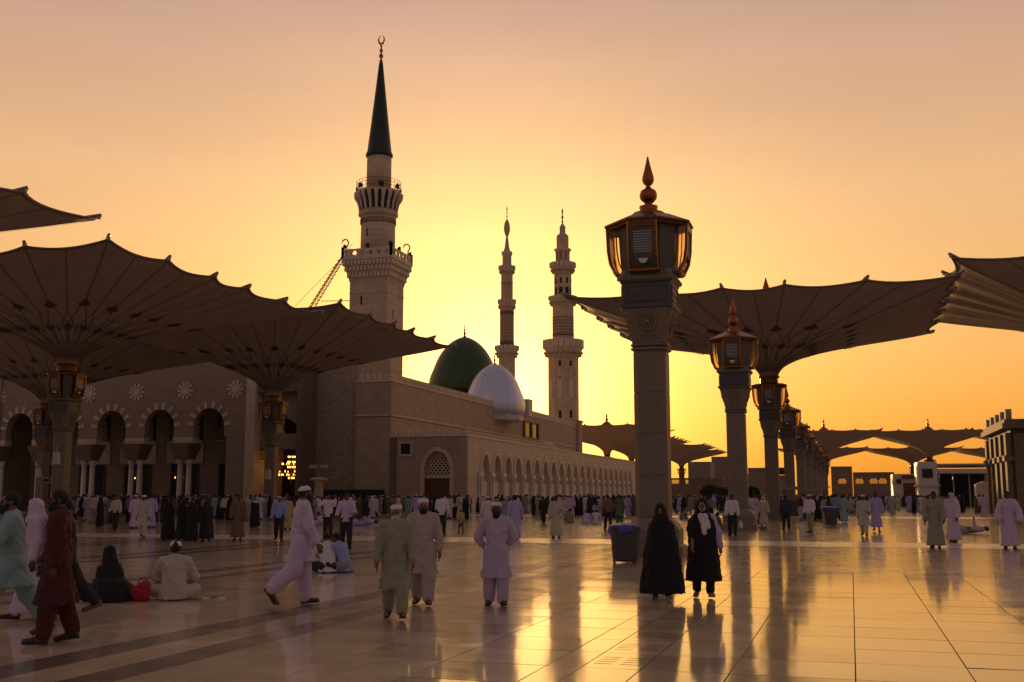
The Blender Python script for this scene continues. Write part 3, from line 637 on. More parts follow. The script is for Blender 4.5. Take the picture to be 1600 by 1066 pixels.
def m3b(t, h, w):
    b = MB(); r = w(zw(147)); b.lathe([(r, 0), (r, h(zz(735)))], 8, rot=R(22.5)); b.build('tower', 'minaret_stone', t)
    b = MB()
    for k in range(8):
        a = R(45 * k); rr = r * .93
        d, e = Vector((math.cos(a), math.sin(a), 0)), Vector((-math.sin(a), math.cos(a), 0)); q = r * .26
        for (ya, yb, ww) in ((930, 850, .6), (838, 815, .28)):
            pts = [(-ww * q, h(zz(ya))), (ww * q, h(zz(ya))), (ww * q, h(zz(yb))), (0, h(zz(yb - 22))), (-ww * q, h(zz(yb)))]
            b.rings([[d * s + e * u + Vector((0, 0, z)) for u, z in pts] for s in (rr * .97, rr * 1.03)])
    tag(b.build('niche', 'stone_white', t), kind='stuff')
    b = MB()
    for (ya, yb) in ((1020, 985), (782, 758)):
        a = R(-67.5 + 22.5); 
        for a in (R(-90), R(-45)): b.rings([[Vector((math.cos(a), math.sin(a), 0)) * s + Vector((-math.sin(a), math.cos(a), 0)) * u + Vector((0, 0, z)) for u, z in ((-.25, h(zz(ya))), (.25, h(zz(ya))), (.25, h(zz(yb))), (-.25, h(zz(yb))))] for s in (r * .9, r * .935)])
    tag(b.build('window', 'dark', t), kind='stuff')
    balcony(t, h, w, 148, 180, 738, 704, 658, 8, 20)
    ring_parts(t, h, w, 'shaft', [(103, 700), (103, 495)], 24, 'minaret_stone')
    b = MB(); r2 = w(zw(104.5)); n = 48
    for lev in range(6):
        zc = h(zz(628 - 14 * lev)); dz = h(zz(600)) - h(zz(605)); am = dz * .8
        for k in range(n):
            a0, a1 = 2 * math.pi * k / n, 2 * math.pi * (k + 1) / n; o0, o1 = (am if k % 2 else -am), (-am if k % 2 else am)
            b.add([(r2 * math.cos(a0), r2 * math.sin(a0), zc + o0), (r2 * math.cos(a1), r2 * math.sin(a1), zc + o1), (r2 * math.cos(a1), r2 * math.sin(a1), zc + o1 + dz), (r2 * math.cos(a0), r2 * math.sin(a0), zc + o0 + dz)], [(0, 1, 2, 3)])
    b.build('zigzag_band', 'minaret_band', t)
    ring_parts(t, h, w, 'band', [(106, 640), (106, 632)], 24, 'minaret_band')
    balcony(t, h, w, 104, 130, 500, 474, 456, 16, 18)
    ring_parts(t, h, w, 'shaft', [(85, 470), (85, 345)], 8, 'minaret_stone'); balcony(t, h, w, 86, 118, 350, 326, 300, 8, 16)
    b = MB(); r4 = w(zw(85))
    for (y0_, y1_, ww) in ((398, 372, .2), (448, 416, .35), (338, 322, .25)):
        for a in (R(-90), R(-45), R(-135), R(0)): b.rings([[Vector((math.cos(a), math.sin(a), 0)) * s + Vector((-math.sin(a), math.cos(a), 0)) * u + Vector((0, 0, z)) for u, z in ((-ww, h(zz(y0_))), (ww, h(zz(y0_))), (ww, h(zz(y1_))), (-ww, h(zz(y1_))))] for s in (r4 * .9, r4 * .94)])
    tag(b.build('window', 'dark', t), kind='stuff')
    b = MB(); r3 = w(zw(58))
    for k in range(8):
        a = 2 * math.pi * (k + .5) / 8; s = r3 * .2; b.lathe([(s, h(zz(310))), (s, h(zz(262))), (s * 1.3, h(zz(246)))], 6, (r3 * math.cos(a), r3 * math.sin(a)))
    b.build('column', 'minaret_stone', t); ring_parts(t, h, w, 'core', [(34, 312), (34, 244)], 8, 'minaret_stone')
    ring_parts(t, h, w, 'cornice', [(64, 250), (86, 242), (86, 236), (60, 234)], 8, 'stone_white')
    o = ring_parts(t, h, w, 'cupola', [(59, 236), (60, 182), (54, 172), (30, 163), (28, 140), (32, 136), (18, 124), (5, 116)], 20, 'minaret_stone')
    ring_parts(t, h, w, 'finial', [(5, 118), (10, 108), (4, 98), (13, 88), (4, 78), (8, 66), (9, 56), (2, 48)], 8, 'copper')
prof_minaret(792, 190, 322, 'slender ribbed minaret with bulb shaped tip rising behind the silver dome', m2b)
prof_minaret(880.5, 203, 325, 'minaret with zigzag bands and rounded cap at far end of the long hall', m3b)
# ============================================================ CRANE behind the near minaret
p0 = Vector(atZ(489, 478, 133)); p1 = Vector(atZ(536, 402, 133)); d = (p1 - p0); k = p0.z / -d.z; base = p0 + d * k
cr = thing('crane', 'lattice crane boom leaning up beside the green coned minaret', 'crane', (base.x, base.y, 0)); off = lambda p: Vector(p) - Vector((base.x, base.y, 0))
a0, a1 = off(p0 + d * -.9), off(p1); dn = (a1 - a0).normalized(); sd = Vector((math.cos(YAW), math.sin(YAW), 0)); up = sd.cross(dn)
b = MB(); n = 26
for (u, v) in ((-.45, 0), (.45, 0), (0, .7)): b.tube([a0 + sd * u + up * v, a1 + sd * u * .5 + up * v * .5], .06, 5)
for q in range(n):
    e0, e1 = a0 + (a1 - a0) * (q / n), a0 + (a1 - a0) * ((q + 1) / n); b.tube([e0 - sd * .45, e1 + sd * .45], .035, 4); b.tube([e0 - sd * .45, e0 + sd * .45], .035, 4)
b.build('boom', 'bronze', cr)
b = MB(); b.tube([off(p0) + sd * -2.2, a1], .03, 4); b.tube([a1, Vector(off(atZ(551, 380, 133)))], .03, 4); b.tube([off(p0) + sd * 1 + Vector((0, 0, .6)), off(atZ(548, 470, 133))], .05, 4); b.build('cable', 'dark', cr)
b = MB(); b.tube([(0, 0, 0), tuple(a0)], .25, 6); b.box(-1.5, 1.5, -1.5, 1.5, 0, 2); b.build('base', 'bronze', cr)
# ============================================================ LANTERN COLUMNS
LP = {}
def lp(key, fn):
    if key not in LP: LP[key] = fn()
    return LP[key]
def lantern_column(t, roof=True, detail=True):
    def plinth():
        b = MB(); b.sq([(.84, 0), (.84, .28), (.74, .34), (.74, .74), (.66, .86), (.57, .96), (.51, 1.06)], ch=.42); return b.mesh('plinth', 'granite_pale')
    obj('plinth', lp('plinth', plinth), t)
    def shaft():
        b = MB(); z = 1.06
        while z < 5.6:
            h = min(1.15, 5.68 - z); b.sq([(.445, z + .006), (.455, z + .016), (.455, z + h - .016), (.445, z + h - .006)], ch=.3); z += h
        b.sq([(.44, 1.06), (.44, 5.68)], ch=.3); return b.mesh('shaft', 'granite_pale')
    obj('shaft', lp('shaft', shaft), t)
    def ring():
        b = MB()
        for z in (5.69, 5.80): b.sq([(.47, z), (.52, z + .03), (.52, z + .07), (.47, z + .10)], ch=.3)
        return b.mesh('collar', 'granite_pale')
    obj('collar', lp('collar', ring), t)
    def cap():
        b = MB(); b.sq([(.47, 5.90), (.50, 6.1), (.64, 6.6), (.70, 6.85)], ch=.16)
        for s in range(4):
            rot = Matrix.Rotation(math.pi / 2 * s, 4, 'Z'); tl = Matrix.Rotation(R(14), 4, 'X')
            def put(vs, fs): b.add([rot @ (Vector((0, -.60, 6.5)) + tl @ Vector((x, y, z))) for x, y, z in vs], fs)
            for (r0, r1, n, pr) in ((.30, .24, 8, .05), (.18, .13, 8, .045)):
                A = [(r * math.cos(2 * math.pi * (k + .5) / n), -p_, r * math.sin(2 * math.pi * (k + .5) / n)) for r, p_ in ((r0, 0), (r0 * .98, pr), (r1, pr), (r1, 0)) for k in range(n)]
                put(A, [(q * n + k, q * n + (k + 1) % n, q * n + n + (k + 1) % n, q * n + n + k) for q in range(3) for k in range(n)])
            Bm = MB(); Bm.ball((0, -.03, 0), (.09, .07, .09), 10, 6); put(Bm.v, Bm.f)
            for k in range(9):                                      # carved leaf bosses
                Bm = MB(); u = (-.42 + .105 * k) * .9; zq = -.36 if k % 2 else -.46
                Bm.ball((u * .62, -.005, zq), (.05, .04, .07), 6, 4); put(Bm.v, Bm.f)
        return b.mesh('capital', 'carved')
    obj('capital', lp('capital', cap), t)
    def block():
        b = MB(); b.sq([(.72, 6.852), (.76, 6.87), (.76, 6.98), (.70, 7.0), (.70, 7.56), (.74, 7.60)], ch=.06)
        for s in range(4):
            rot = Matrix.Rotation(math.pi / 2 * s, 4, 'Z'); q = MB()
            for (u0, u1, w0, w1) in ((-.56, .56, 7.05, 7.09), (-.56, .56, 7.47, 7.51), (-.56, -.52, 7.09, 7.47), (.52, .56, 7.09, 7.47)): q.box(u0, u1, -.73, -.695, w0, w1)
            b.add([rot @ Vector(v) for v in q.v], q.f)
            q = MB()
            for k, u in enumerate((-.34, 0, .34)):                  # worn carved ornaments, no legible writing
                q.ball((u, -.70, 7.28), (.06, .025, .07), 8, 5)
                for j in (-1, 1): q.box(u + j * .12 - .035, u + j * .12 + .035, -.715, -.695, 7.26, 7.30)
            b.add([rot @ Vector(v) for v in q.v], q.f)
        return b.mesh('block', 'granite')
    obj('block', lp('block', block), t)
    def cornice():
        b = MB(); b.sq([(.72, 7.602), (.80, 7.66), (.80, 7.76), (.74, 7.80), (.70, 7.96)], ch=.16)
        for s in range(4):
            rot = Matrix.Rotation(math.pi / 2 * s, 4, 'Z'); q = MB()
            for k in range(9): q.box(-.62 + .15 * k, -.55 + .15 * k, -.825, -.79, 7.67, 7.75)
            b.add([rot @ Vector(v) for v in q.v], q.f)
        return b.mesh('cornice', 'granite_pale')
    obj('cornice', lp('cornice', cornice), t)
    def body():
        b = MB(); b.sq([(.68, 7.80), (.72, 7.9), (.76, 8.2), (.82, 9.3)], ch=.45); return b.mesh('lantern_body', 'lantern_stone')
    obj('lantern_body', lp('body', body), t)
    def face(mk):                                                   # one glazed window, facing -Y, leaning out at the top
        def go():
            P = lambda u, s, o: (u, -(.86 + .20 * min(1, s / .35) ** .7 + .06 * s + o), 7.85 + 1.42 * s)
            def slab(b, u0, u1, s0, s1, o0, o1, ns=4):
                rs = [[P(u0, s, o0), P(u1, s, o0), P(u1, s, o1), P(u0, s, o1)] for s in [s0 + (s1 - s0) * i / ns for i in range(ns + 1)]]; b.rings(rs)
            b = MB()
            if mk == 'frame':
                for u in (-.42, .33): slab(b, u, u + .09, 0, 1, -.02, .05)
                slab(b, -.33, .33, 0, .09, -.02, .05, 1); slab(b, -.33, .33, .86, 1, -.02, .06, 2); slab(b, -.30, -.27, .12, .83, 0, .03); slab(b, .27, .30, .12, .83, 0, .03)
                for k in range(7): slab(b, -.29 + .085 * k, -.24 + .085 * k, .80, .86, .0, .02, 1)
                [slab(b, u, u + .03, 0, 1, o, o + .04) for u in (-.42, .39) for o in (-.25,)]; slab(b, -.42, .42, .93, .99, -.30, -.02, 1); slab(b, -.42, .42, .0, .05, -.30, -.02, 1)
                return b.mesh('window_frame', 'bronze')
            if mk == 'edge':
                for u in (-.425, .395): slab(b, u, u + .03, .02, .98, .051, .065)
                slab(b, -.39, .39, .02, .045, .051, .065, 1); return b.mesh('trim', 'gold')
            if mk in ('side', 'side2'):
                u = -.415 if mk == 'side' else .405; slab(b, u, u + .01, .05, .93, -.22, -.02); return b.mesh('side_pane', 'glass_amber')
            if mk == 'pane': slab(b, -.33, .33, .09, .86, .0, .006, 5); return b.mesh('pane', 'glass')
            if mk == 'louvre':
                for k in range(9): slab(b, -.26, .26, .36 + .05 * k, .375 + .05 * k, .007, .03, 1)
                return b.mesh('louvre', 'louvre')
            if mk == 'lamp':
                A = [P(.13 * math.cos(R(180 + 18 * k)), .24 + .09 * math.sin(R(180 + 18 * k)), .008) for k in range(11)]; Bq = [P(.13 * math.cos(R(180 + 18 * k)), .24 + .09 * math.sin(R(180 + 18 * k)), .03) for k in range(11)]
                b.rings([A, Bq]); return b.mesh('lamp_bowl', 'lamp_white')
        return lp('face_' + mk, go)
    for s in range(4):
        f = obj('window_frame', face('frame'), t); f.rotation_euler = (0, 0, math.pi / 2 * s)
        if detail:
            for mk, nm in (('side', 'side_pane'), ('side2', 'side_pane'), ('edge', 'trim'), ('pane', 'pane'), ('louvre', 'louvre'), ('lamp', 'lamp_bowl')): obj(nm, face(mk), f)
        else:
            for mk, nm in (('pane', 'pane'), ('lamp', 'lamp_bowl')): obj(nm, face(mk), f)
    def rf():
        b = MB()
        b.sq([(1.16, 9.27), (1.22, 9.28), (1.22, 9.34), (.62, 9.62), (.50, 9.66)], ch=.66)
        b.sq([(1.12, 9.21), (1.14, 9.268)], ch=.66)
        return b.mesh('roof', 'bronze')
    def rf2():
        b = MB(); b.sq([(1.16, 9.27), (1.22, 9.28), (1.22, 9.36), (.95, 9.46)], ch=.66); b.sq([(1.12, 9.21), (1.14, 9.268)], ch=.66); b.lathe([(.62, 9.4), (.62, 9.85), (.74, 9.9), (.74, 10.0)], 20); return b.mesh('roof', 'bronze')
    obj('roof', lp('roof' if roof else 'roof2', rf if roof else rf2), t)
    if roof:
        def fin():
            b = MB(); b.smooth = True; b.lathe([(.52, 9.62), (.46, 9.72), (.24, 9.80), (.27, 9.88), (.27, 9.93), (.12, 9.97), (.11, 10.02), (.16, 10.06), (.24, 10.16), (.26, 10.27), (.22, 10.39), (.12, 10.46), (.07, 10.50), (.07, 10.55), (.13, 10.60), (.175, 10.70), (.17, 10.80), (.12, 10.98), (.06, 11.22), (.02, 11.42)], 16); return b.mesh('finial', 'copper')
        obj('finial', lp('finial', fin), t)
RX = -5.25
LAB = ['nearest and largest lantern column, standing behind the two women in black', 'second lantern column of the row, with its round base in full view', None, 'fourth post of the row, lantern column right of the parasol column with pointed finial',
       'fifth post of the row, lantern column half hidden by the fourth', 'sixth post of the lantern row, only its edge showing', 'seventh post of the lantern row, only its edge showing', 'eighth post of the lantern row, a thin sliver', 'ninth post of the lantern row, a thin sliver', 'farthest post of the lantern row']
for k in range(10):
    if k == 2: continue
    t = thing('lantern_column', LAB[k], 'lantern column', (RX, 30.4 + 24 * k, 0), 0, 'lantern columns in a row'); lantern_column(t, True, k < 4)
# ============================================================ GREAT PARASOLS
HALF = 11.9
NA = 20
def umb_tip(k):                                                     # the 20 arm ends round the square
    fr = (0, .22, .42, .58, .78)
    s, i = divmod(k % NA, 5); t = -1 + 2 * fr[i]
    c = [(t, -1), (1, t), (-t, 1), (-1, -t)][s]
    return Vector((c[0] * HALF, c[1] * HALF, 0))
R0 = .62
def make_surface(zr, z0=9.9):
    tips = [umb_tip(k) for k in range(NA)]; ang = [math.atan2(p.y, p.x) for p in tips]
    for k in range(1, NA):
        while ang[k] < ang[k - 1]: ang[k] += 2 * math.pi
    def surf(a, t):                                                 # a in arm units 0..NA, t 0..1 from throat to rim
        k = int(math.floor(a)) % NA; f = a - math.floor(a); p, q = tips[k], tips[(k + 1) % NA]
        e = p.lerp(q, f); sc = 4 * f * (1 - f)
        L = e.length; d = e / L; gap = (q - p).length
        Rr = L - sc * min(.62, .16 * gap)
        r = R0 + (Rr - R0) * t
        r0q = t ** .50
        corner = max(0, L / HALF - 1)
        z = z0 + (zr - z0) * (.92 * r0q + .08 * t ** 3) + (1 - sc) * .15 * t ** 6 + .0 * corner - sc * .10 * math.sin(math.pi * min(1, t)) * (.3 + t)
        return Vector((d.x * r, d.y * r, z))
    return surf
UM = {}
def umb_meshes(hi, det, zr=None):
    key = (hi, det, zr)
    if key in UM: return UM[key]
    S = make_surface(zr or (15.15 if hi else 14.15)); D = {}
    b = MB(); b.smooth = True; na, nt = (NA * 8, 22) if det else (NA * 4, 10)
    vs = [S(NA * i / na, (j / nt) ** 1.6) for j in range(nt + 1) for i in range(na)]; o2 = [v + Vector((0, 0, .03)) for v in vs]
    fs = []; n = na
    for j in range(nt):
        for i in range(na):
            q = (j * n + i, j * n + (i + 1) % n, j * n + n + (i + 1) % n, j * n + n + i); fs.append(q)
    N0 = len(vs); fs2 = [tuple(reversed([x + N0 for x in q])) for q in fs]
    rim = [(nt * n + i, nt * n + (i + 1) % n, N0 + nt * n + (i + 1) % n, N0 + nt * n + i) for i in range(n)]
    me = bpy.data.meshes.new('membrane'); me.from_pydata(vs + o2, [], fs + fs2 + rim); me.materials.append(M['fabric']); me.polygons.foreach_set('use_smooth', [True] * len(me.polygons)); D['membrane'] = me
    if det:
        def ribbon(b, pts, w, off=.03):
            for i in range(len(pts) - 1):
                (a0, t0), (a1, t1) = pts[i], pts[i + 1]; p, q = S(a0, t0), S(a1, t1); u = (q - p); 
                s = u.cross(Vector((0, 0, 1)))
                if s.length < 1e-5: s = Vector((1, 0, 0))
                s = s.normalized() * w / 2; dn = Vector((0, 0, -off))
                b.add([p - s + dn, p + s + dn, q + s + dn, q - s + dn], [(0, 1, 2, 3)])
        b = MB(); L_ = lambda a, b_, n: [a + (b_ - a) * i / n for i in range(n + 1)]
        for k in range(NA):
            ribbon(b, [(k, t) for t in L_(.50, .985, 10)], .06); ribbon(b, [(k + .5, t) for t in L_(.40, .985, 10)], .05)
            for s in (1, -1):                                       # pointed lattice under the flare
                ribbon(b, [(k + s * .5 * math.sin(math.pi / 2 * ((t - .26) / .24)) ** 1.0 if t > .26 else k, t) for t in L_(.50, .26, 8)][::-1] and [(k + s * .5 * (1 - ((.50 - t) / .24)) ** 1.6 * 0 + s * .5 * ((.50 - t) / .24) ** 1.5, t) for t in L_(.50, .26, 8)], .06)
                ribbon(b, [(k + .5 - s * .5 * ((.40 - t) / .22) ** 1.3, t) for t in L_(.40, .18, 8)], .06)
                ribbon(b, [(k + s * .25 + s * .25 * ((.26 - t) / .2), t) for t in L_(.26, .06, 6)], .045)
            for f in (0, .5): ribbon(b, [(k + f, t) for t in L_(.26, .012, 10)], .055)
            ribbon(b, [(k + .25, t) for t in L_(.12, .004, 6)], .045); ribbon(b, [(k + .75, t) for t in L_(.12, .004, 6)], .045)
            for (t0, w) in ((.985, .14),): ribbon(b, [(k + f / 8, .988) for f in range(9)], w)
        D['seam'] = b.mesh('seam', 'fabric_seam')
        D['patches'] = []
        for k in range(NA):
            for (a, t, da, dt) in ((k, .455, .21, .042), (k + .5, .23, .26, .042)):
                b = MB(); ring = []
                for j in range(16):
                    th = 2 * math.pi * j / 16; rr = 1 - .42 * abs(math.sin(2 * th)) ; ring.append(S((a + da * rr * math.cos(th)) % NA, t + dt * rr * math.sin(th)) + Vector((0, 0, -.05)))
                c = S(a % NA, t) + Vector((0, 0, -.055)); b.add(ring + [c], [(j, (j + 1) % 16, 16) for j in range(16)]); D['patches'].append(b.mesh('ornament_patch', 'fabric_blue'))
    D['tips'] = []
    for k in range(NA):
        b = MB(); p, q = S(k, .80) + Vector((0, 0, .16)), S(k, 1.0) + Vector((0, 0, .18)); d = (q - p).normalized(); e = q + d * .10
        b.tube([p, q, e], [.07, .10, .09], 6); b.tube([e - d * .12 + Vector((0, 0, -.18)), e - d * .1 + Vector((0, 0, .05))], .09, 6); D['tips'].append(b)
    if det: D['tips'] = [b.mesh('arm', 'steel') for b in D['tips']]
    else:
        b = MB(); [b.add(q.v, q.f) for q in D['tips']]; D['tips'] = b.mesh('arm', 'steel')
    b = MB(); b.lathe([(.45, 10.0), (.3, 10.2), (.3, 14.2), (.5, 14.25)], 14); D['mast'] = b.mesh('mast', 'steel')
    b = MB(); b.smooth = True
    dz = -1.0 if hi else -2.0
    b.lathe([(r, z + dz) for r, z in ([(1.6, 15.9), (1.2, 16.2), (.5, 16.6), (.15, 16.9), (.15, 17.0), (.3, 17.3), (.36, 17.5), (.3, 17.7), (.1, 17.9), (.1, 18.0), (.22, 18.2), (.24, 18.35), (.12, 18.75), (.03, 19.1)] if det else [(2.4, 16.0), (1.7, 16.5), (.7, 17.4), (.2, 17.7), (.2, 17.8), (.34, 18.1), (.12, 18.4), (.22, 18.7), (.03, 19.4)])], 16); D['finial'] = b.mesh('finial', 'copper')
    UM[key] = D; return D
def parasol(x, y, hi, label, det=True, group='giant parasols over the plaza', zr=None):
    t = thing('giant_parasol', label, 'parasol', (x, y, 0), 0, group); D = umb_meshes(hi, det, zr)
    lantern_column(t, False, det)
    mb_ = obj('membrane', D['membrane'], t); obj('mast', D['mast'], t); obj('finial', D['finial'], t)
    if det:
        tag(obj('seam', D['seam'], mb_), kind='stuff')
        for p in D['patches']: obj('ornament_patch', p, mb_)
        for p in D['tips']: obj('arm', p, t)
    else: tag(obj('arm', D['tips'], t), kind='stuff')
    return t
UX = -47.1
parasol(UX - .5, 57.7, False, 'large parasol left of frame whose lantern column stands behind the two walking men', zr=14.5)
parasol(-46.1, 81.3, True, 'parasol whose column stands before the gateway with the chandelier')
parasol(UX - .9, 33.6, True, 'parasol cut by the left edge of the photo, only one corner showing', zr=15.5)
parasol(-69.6, 82, True, 'far left parasol in the shade behind the large one')
parasol(RX + .05, 78.4, False, 'parasol right of the lantern columns, spreading over the middle of the lantern row')
parasol(RX + 23.2, 78.2, True, 'parasol cut by the right edge of the photo, highest on that side')
for (px, py, Z, hi, lab) in ((1450, 668, 238, True, 'distant parasol above the white kiosk, the one with a clear domed top'), (1287, 668, 240, True, 'distant parasol just right of the lantern row'), (1613, 668, 236, True, 'distant parasol partly behind the far right building'),
        (1425, 700, 300, False, 'lower distant parasol seen between the two domed topped ones'), (1284, 700, 300, False, 'lower distant parasol behind the end of the lantern row'), (1566, 700, 300, False, 'lower distant parasol showing left of the far right building'),
        (948, 656, 222, True, 'distant parasol left of the nearest lantern column, over the annex end'), (986, 668, 251, False, 'distant parasol whose finial peeps over left of the nearest lantern column'), (1038, 680, 283, False, 'distant parasol hidden mostly behind the nearest lantern column'), (1064, 688, 315, False, 'distant parasol showing between first and second lantern columns')):
    x, y, _ = atZ(px, py, Z); parasol(x, y, hi, lab, False)
mat('stone_gate_shaded', (.19, .15, .10), .8, courses=(.9, .34, .02), var=.15, scale=.8)  # coursed stone with the building's full shade put into its colour
# ============================================================ BACKGROUND BUILDINGS
def at(px, Z): x, y, _ = atZ(px, 775, Z); return x, y
def hZ(py, Z): return EYE + (775 - py) / 1717 * Z
def face_box(b, px0, px1, py_top, Z, depth=8, py_bot=None):         # box whose front stands square to the plaza grid
    x0, y0 = at(px0, Z); x1, _ = at(px1, Z); b.box(x0, x1, y0, y0 + depth, 0 if py_bot is None else hZ(py_bot, Z), hZ(py_top, Z)); return x0, x1, y0
# far right building with tall pilasters, seen along its side
GX, GY = at(1578, 96); GT = hZ(655, 96)
gate = thing('pillared_building', 'stone building with tall pilasters cut by the right edge of the photo', 'building', (0, 0, 0))
b = MB(); b.box(GX + .4, GX + 26, GY + .4, GY + 16, 0, GT - .8); b.build('wall', 'stone_gate_shaded', gate)
b = MB()
for k in range(5):
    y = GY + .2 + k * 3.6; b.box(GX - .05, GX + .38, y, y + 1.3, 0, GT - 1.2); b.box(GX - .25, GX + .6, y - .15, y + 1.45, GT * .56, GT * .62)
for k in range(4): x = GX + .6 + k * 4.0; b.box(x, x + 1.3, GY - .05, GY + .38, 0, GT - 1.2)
b.build('pilaster', 'stone_gate_shaded', gate)
b = MB(); b.box(GX - .3, GX + 26, GY - .3, GY + 16.3, GT - .8, GT - .35); b.box(GX - .1, GX + 26, GY - .1, GY + 16.1, GT - .35, GT); b.build('cornice', 'stone_gate_shaded', gate)
[MB().box(GX + .1, GX + .6, GY + .3 + k * 3.6, GY + 1.1 + k * 3.6, GT, GT + .9).build('roof_post', 'stone', gate) for k in range(5)]
for k in range(4):
    y = GY + 1.5 + k * 3.6; b = MB()
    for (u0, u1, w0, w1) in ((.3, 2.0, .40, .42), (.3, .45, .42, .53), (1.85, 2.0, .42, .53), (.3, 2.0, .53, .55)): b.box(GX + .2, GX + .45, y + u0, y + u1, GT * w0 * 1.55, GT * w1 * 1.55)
    w = b.build('window', 'stone_gate_shaded', gate); b = MB(); b.box(GX + .36, GX + .43, y + .45, y + 1.85, GT * .651, GT * .82); b.build('pane', 'glass', w)
    b = MB(); b.box(GX + .34, GX + .44, y + .4, y + 1.9, 0, GT * .5); b.build('door', 'dark', gate)
for k in range(3):
    x = GX + 2.2 + k * 4.0; b = MB(); b.prism([(x, 0), (x + 2, 0), (x + 2, GT * .5), (x + 1, GT * .62), (x, GT * .5)], GY + .3, GY + .42, 'y'); b.build('window', 'dark', gate)
# white kiosk towers and canopy
Z = 165
ki = thing('entrance_kiosk', 'white escalator entrance with two small towers under the distant parasol', 'kiosk', (0, 0, 0))
b = MB(); x0, x1, y0 = face_box(b, 1436, 1466, 722, Z, 9); b.box(x0 - .3, x1 + .3, y0 - .3, y0 + 9.3, hZ(760, Z), hZ(758, Z)); b.build('tower', 'white_paint', ki)
b = MB(); face_box(b, 1443, 1459, 733, Z - .3, .5, 747); face_box(b, 1448, 1455, 757, Z - .3, .5); b.build('window', 'dark', ki)
b = MB(); xa, xb, ya = face_box(b, 1396, 1434, 741, Z + 14, 9); b.build('tower', 'white_paint', ki)
b = MB(); face_box(b, 1402, 1409, 749, Z + 13.6, .5, 756); b.build('window', 'dark', ki)
b = MB(); face_box(b, 1412, 1432, 755, Z + 13.5, .6); b.build('gate_opening', 'wood', ki)
b = MB(); face_box(b, 1411, 1433, 743, Z + 13.2, .3, 748); b.build('sign_band', 'wood', ki)
b = MB(); face_box(b, 1466.5, 1556, 733, Z + 1, 20, 740); b.build('roof', 'white_paint', ki); b = MB(); face_box(b, 1466.5, 1556, 725, Z + 5, 16, 728); b.build('upper_roof', 'grey_paint', ki)
b = MB(); face_box(b, 1470, 1550, 742, Z + 8, 10); b.build('dark_hall', 'dark', ki)
b = MB(); [face_box(b, p, p + 2, 741, Z + 2, .5) for p in (1490, 1515, 1540)]; b.build('post', 'grey_paint', ki)
b = MB(); face_box(b, 1526, 1550, 757, 118, 2); x0, x1, y0 = face_box(MB(), 1526, 1550, 757, 118, 2); b.prism([(x0, hZ(757, 118)), (x1, hZ(757, 118)), ((x0 + x1) / 2, hZ(752, 118))], y0, y0 + 2, 'y'); o = b.build('booth', 'stone_pale'); tag(o, 'small pale gabled booth in the crowd before the pillared building', 'booth')
# far walls
def far_wall(px0, px1, top, Z, label, openings=(), name='far_wall'):
    t = thing(name, label, 'wall', (0, 0, 0)); x0, y0 = at(px0, Z); x1, _ = at(px1, Z); zt = hZ(top, Z)
    cs = [at(p, Z)[0] for p in openings]; b = MB(); hw = Z / 1717 * (6 if openings else 1)
    if openings: arch_wall(b, 'y', x0, x1, hZ(756, Z), zt, cs, hw, hZ(752, Z), hZ(748, Z), y0, y0 + 1.5, 8); b.box(x0, x1, y0 + .05, y0 + 1.45, 0, hZ(756, Z))
    else: b.box(x0, x1, y0, y0 + 4, 0, zt)
    b.build('wall', 'far_wall', t); b = MB(); b.box(x0, x1, y0 - .3, y0 + 1.8, zt, zt + .5); b.build('coping', 'far_wall', t)
    if openings:
        b = MB(); [lattice(b, 'y', c, hw, hZ(752, Z), hZ(748, Z), y0 + .5, y0 + .6, .75, .14, hZ(756, Z)) for c in cs]; tag(b.build('lattice', 'far_wall', t), kind='stuff')
far_wall(1334, 1398, 741, 330, 'far garden wall with arched lattice openings between lantern row and white kiosk', (1344, 1366, 1380))
far_wall(1300, 1333, 732, 325, 'far wall block with one lattice window at the end of the lantern row', (1317,))
far_wall(1170, 1206, 735, 240, 'plain far wall between second and third lantern columns')
far_wall(1040, 1135, 750, 330, 'long low wall behind the far parasol columns', (1056, 1078, 1108))
t = thing('signal_box', 'dark box on a wall post right of the third lantern column', 'box', (0, 0, 0)); b = MB(); face_box(b, 1218, 1228, 731, 200, 2, 742); b.build('cabinet', 'dark', t); b = MB(); face_box(b, 1217, 1230, 743, 201, 2); b.build('pedestal', 'far_wall', t)
for (p0, p1, top, Z, lab) in ((1076, 1112, 722, 560, 'hazy far tower block left of the second lantern column'), (1113, 1140, 714, 620, 'hazy far tower block touching the second lantern column'), (1140, 1178, 741, 600, 'low hazy far block behind the second lantern column')):
    t = thing('tower_block', lab, 'building', (0, 0, 0)); b = MB(); x0, x1, y0 = face_box(b, p0, p1, top, Z, 18); b.build('wall', 'far_tower', t)
    zt = hZ(top, Z); b = MB()
    for i in range(6):
        for j in range(6):
            xx = x0 + (x1 - x0) * (i + .3) / 6; z = zt * (j + .9) / 7.2; b.box(xx, xx + (x1 - x0) * .07, y0 - .1, y0 - .01, z, z + 1.4)
    tag(b.build('window', 'far_window', t), kind='stuff')
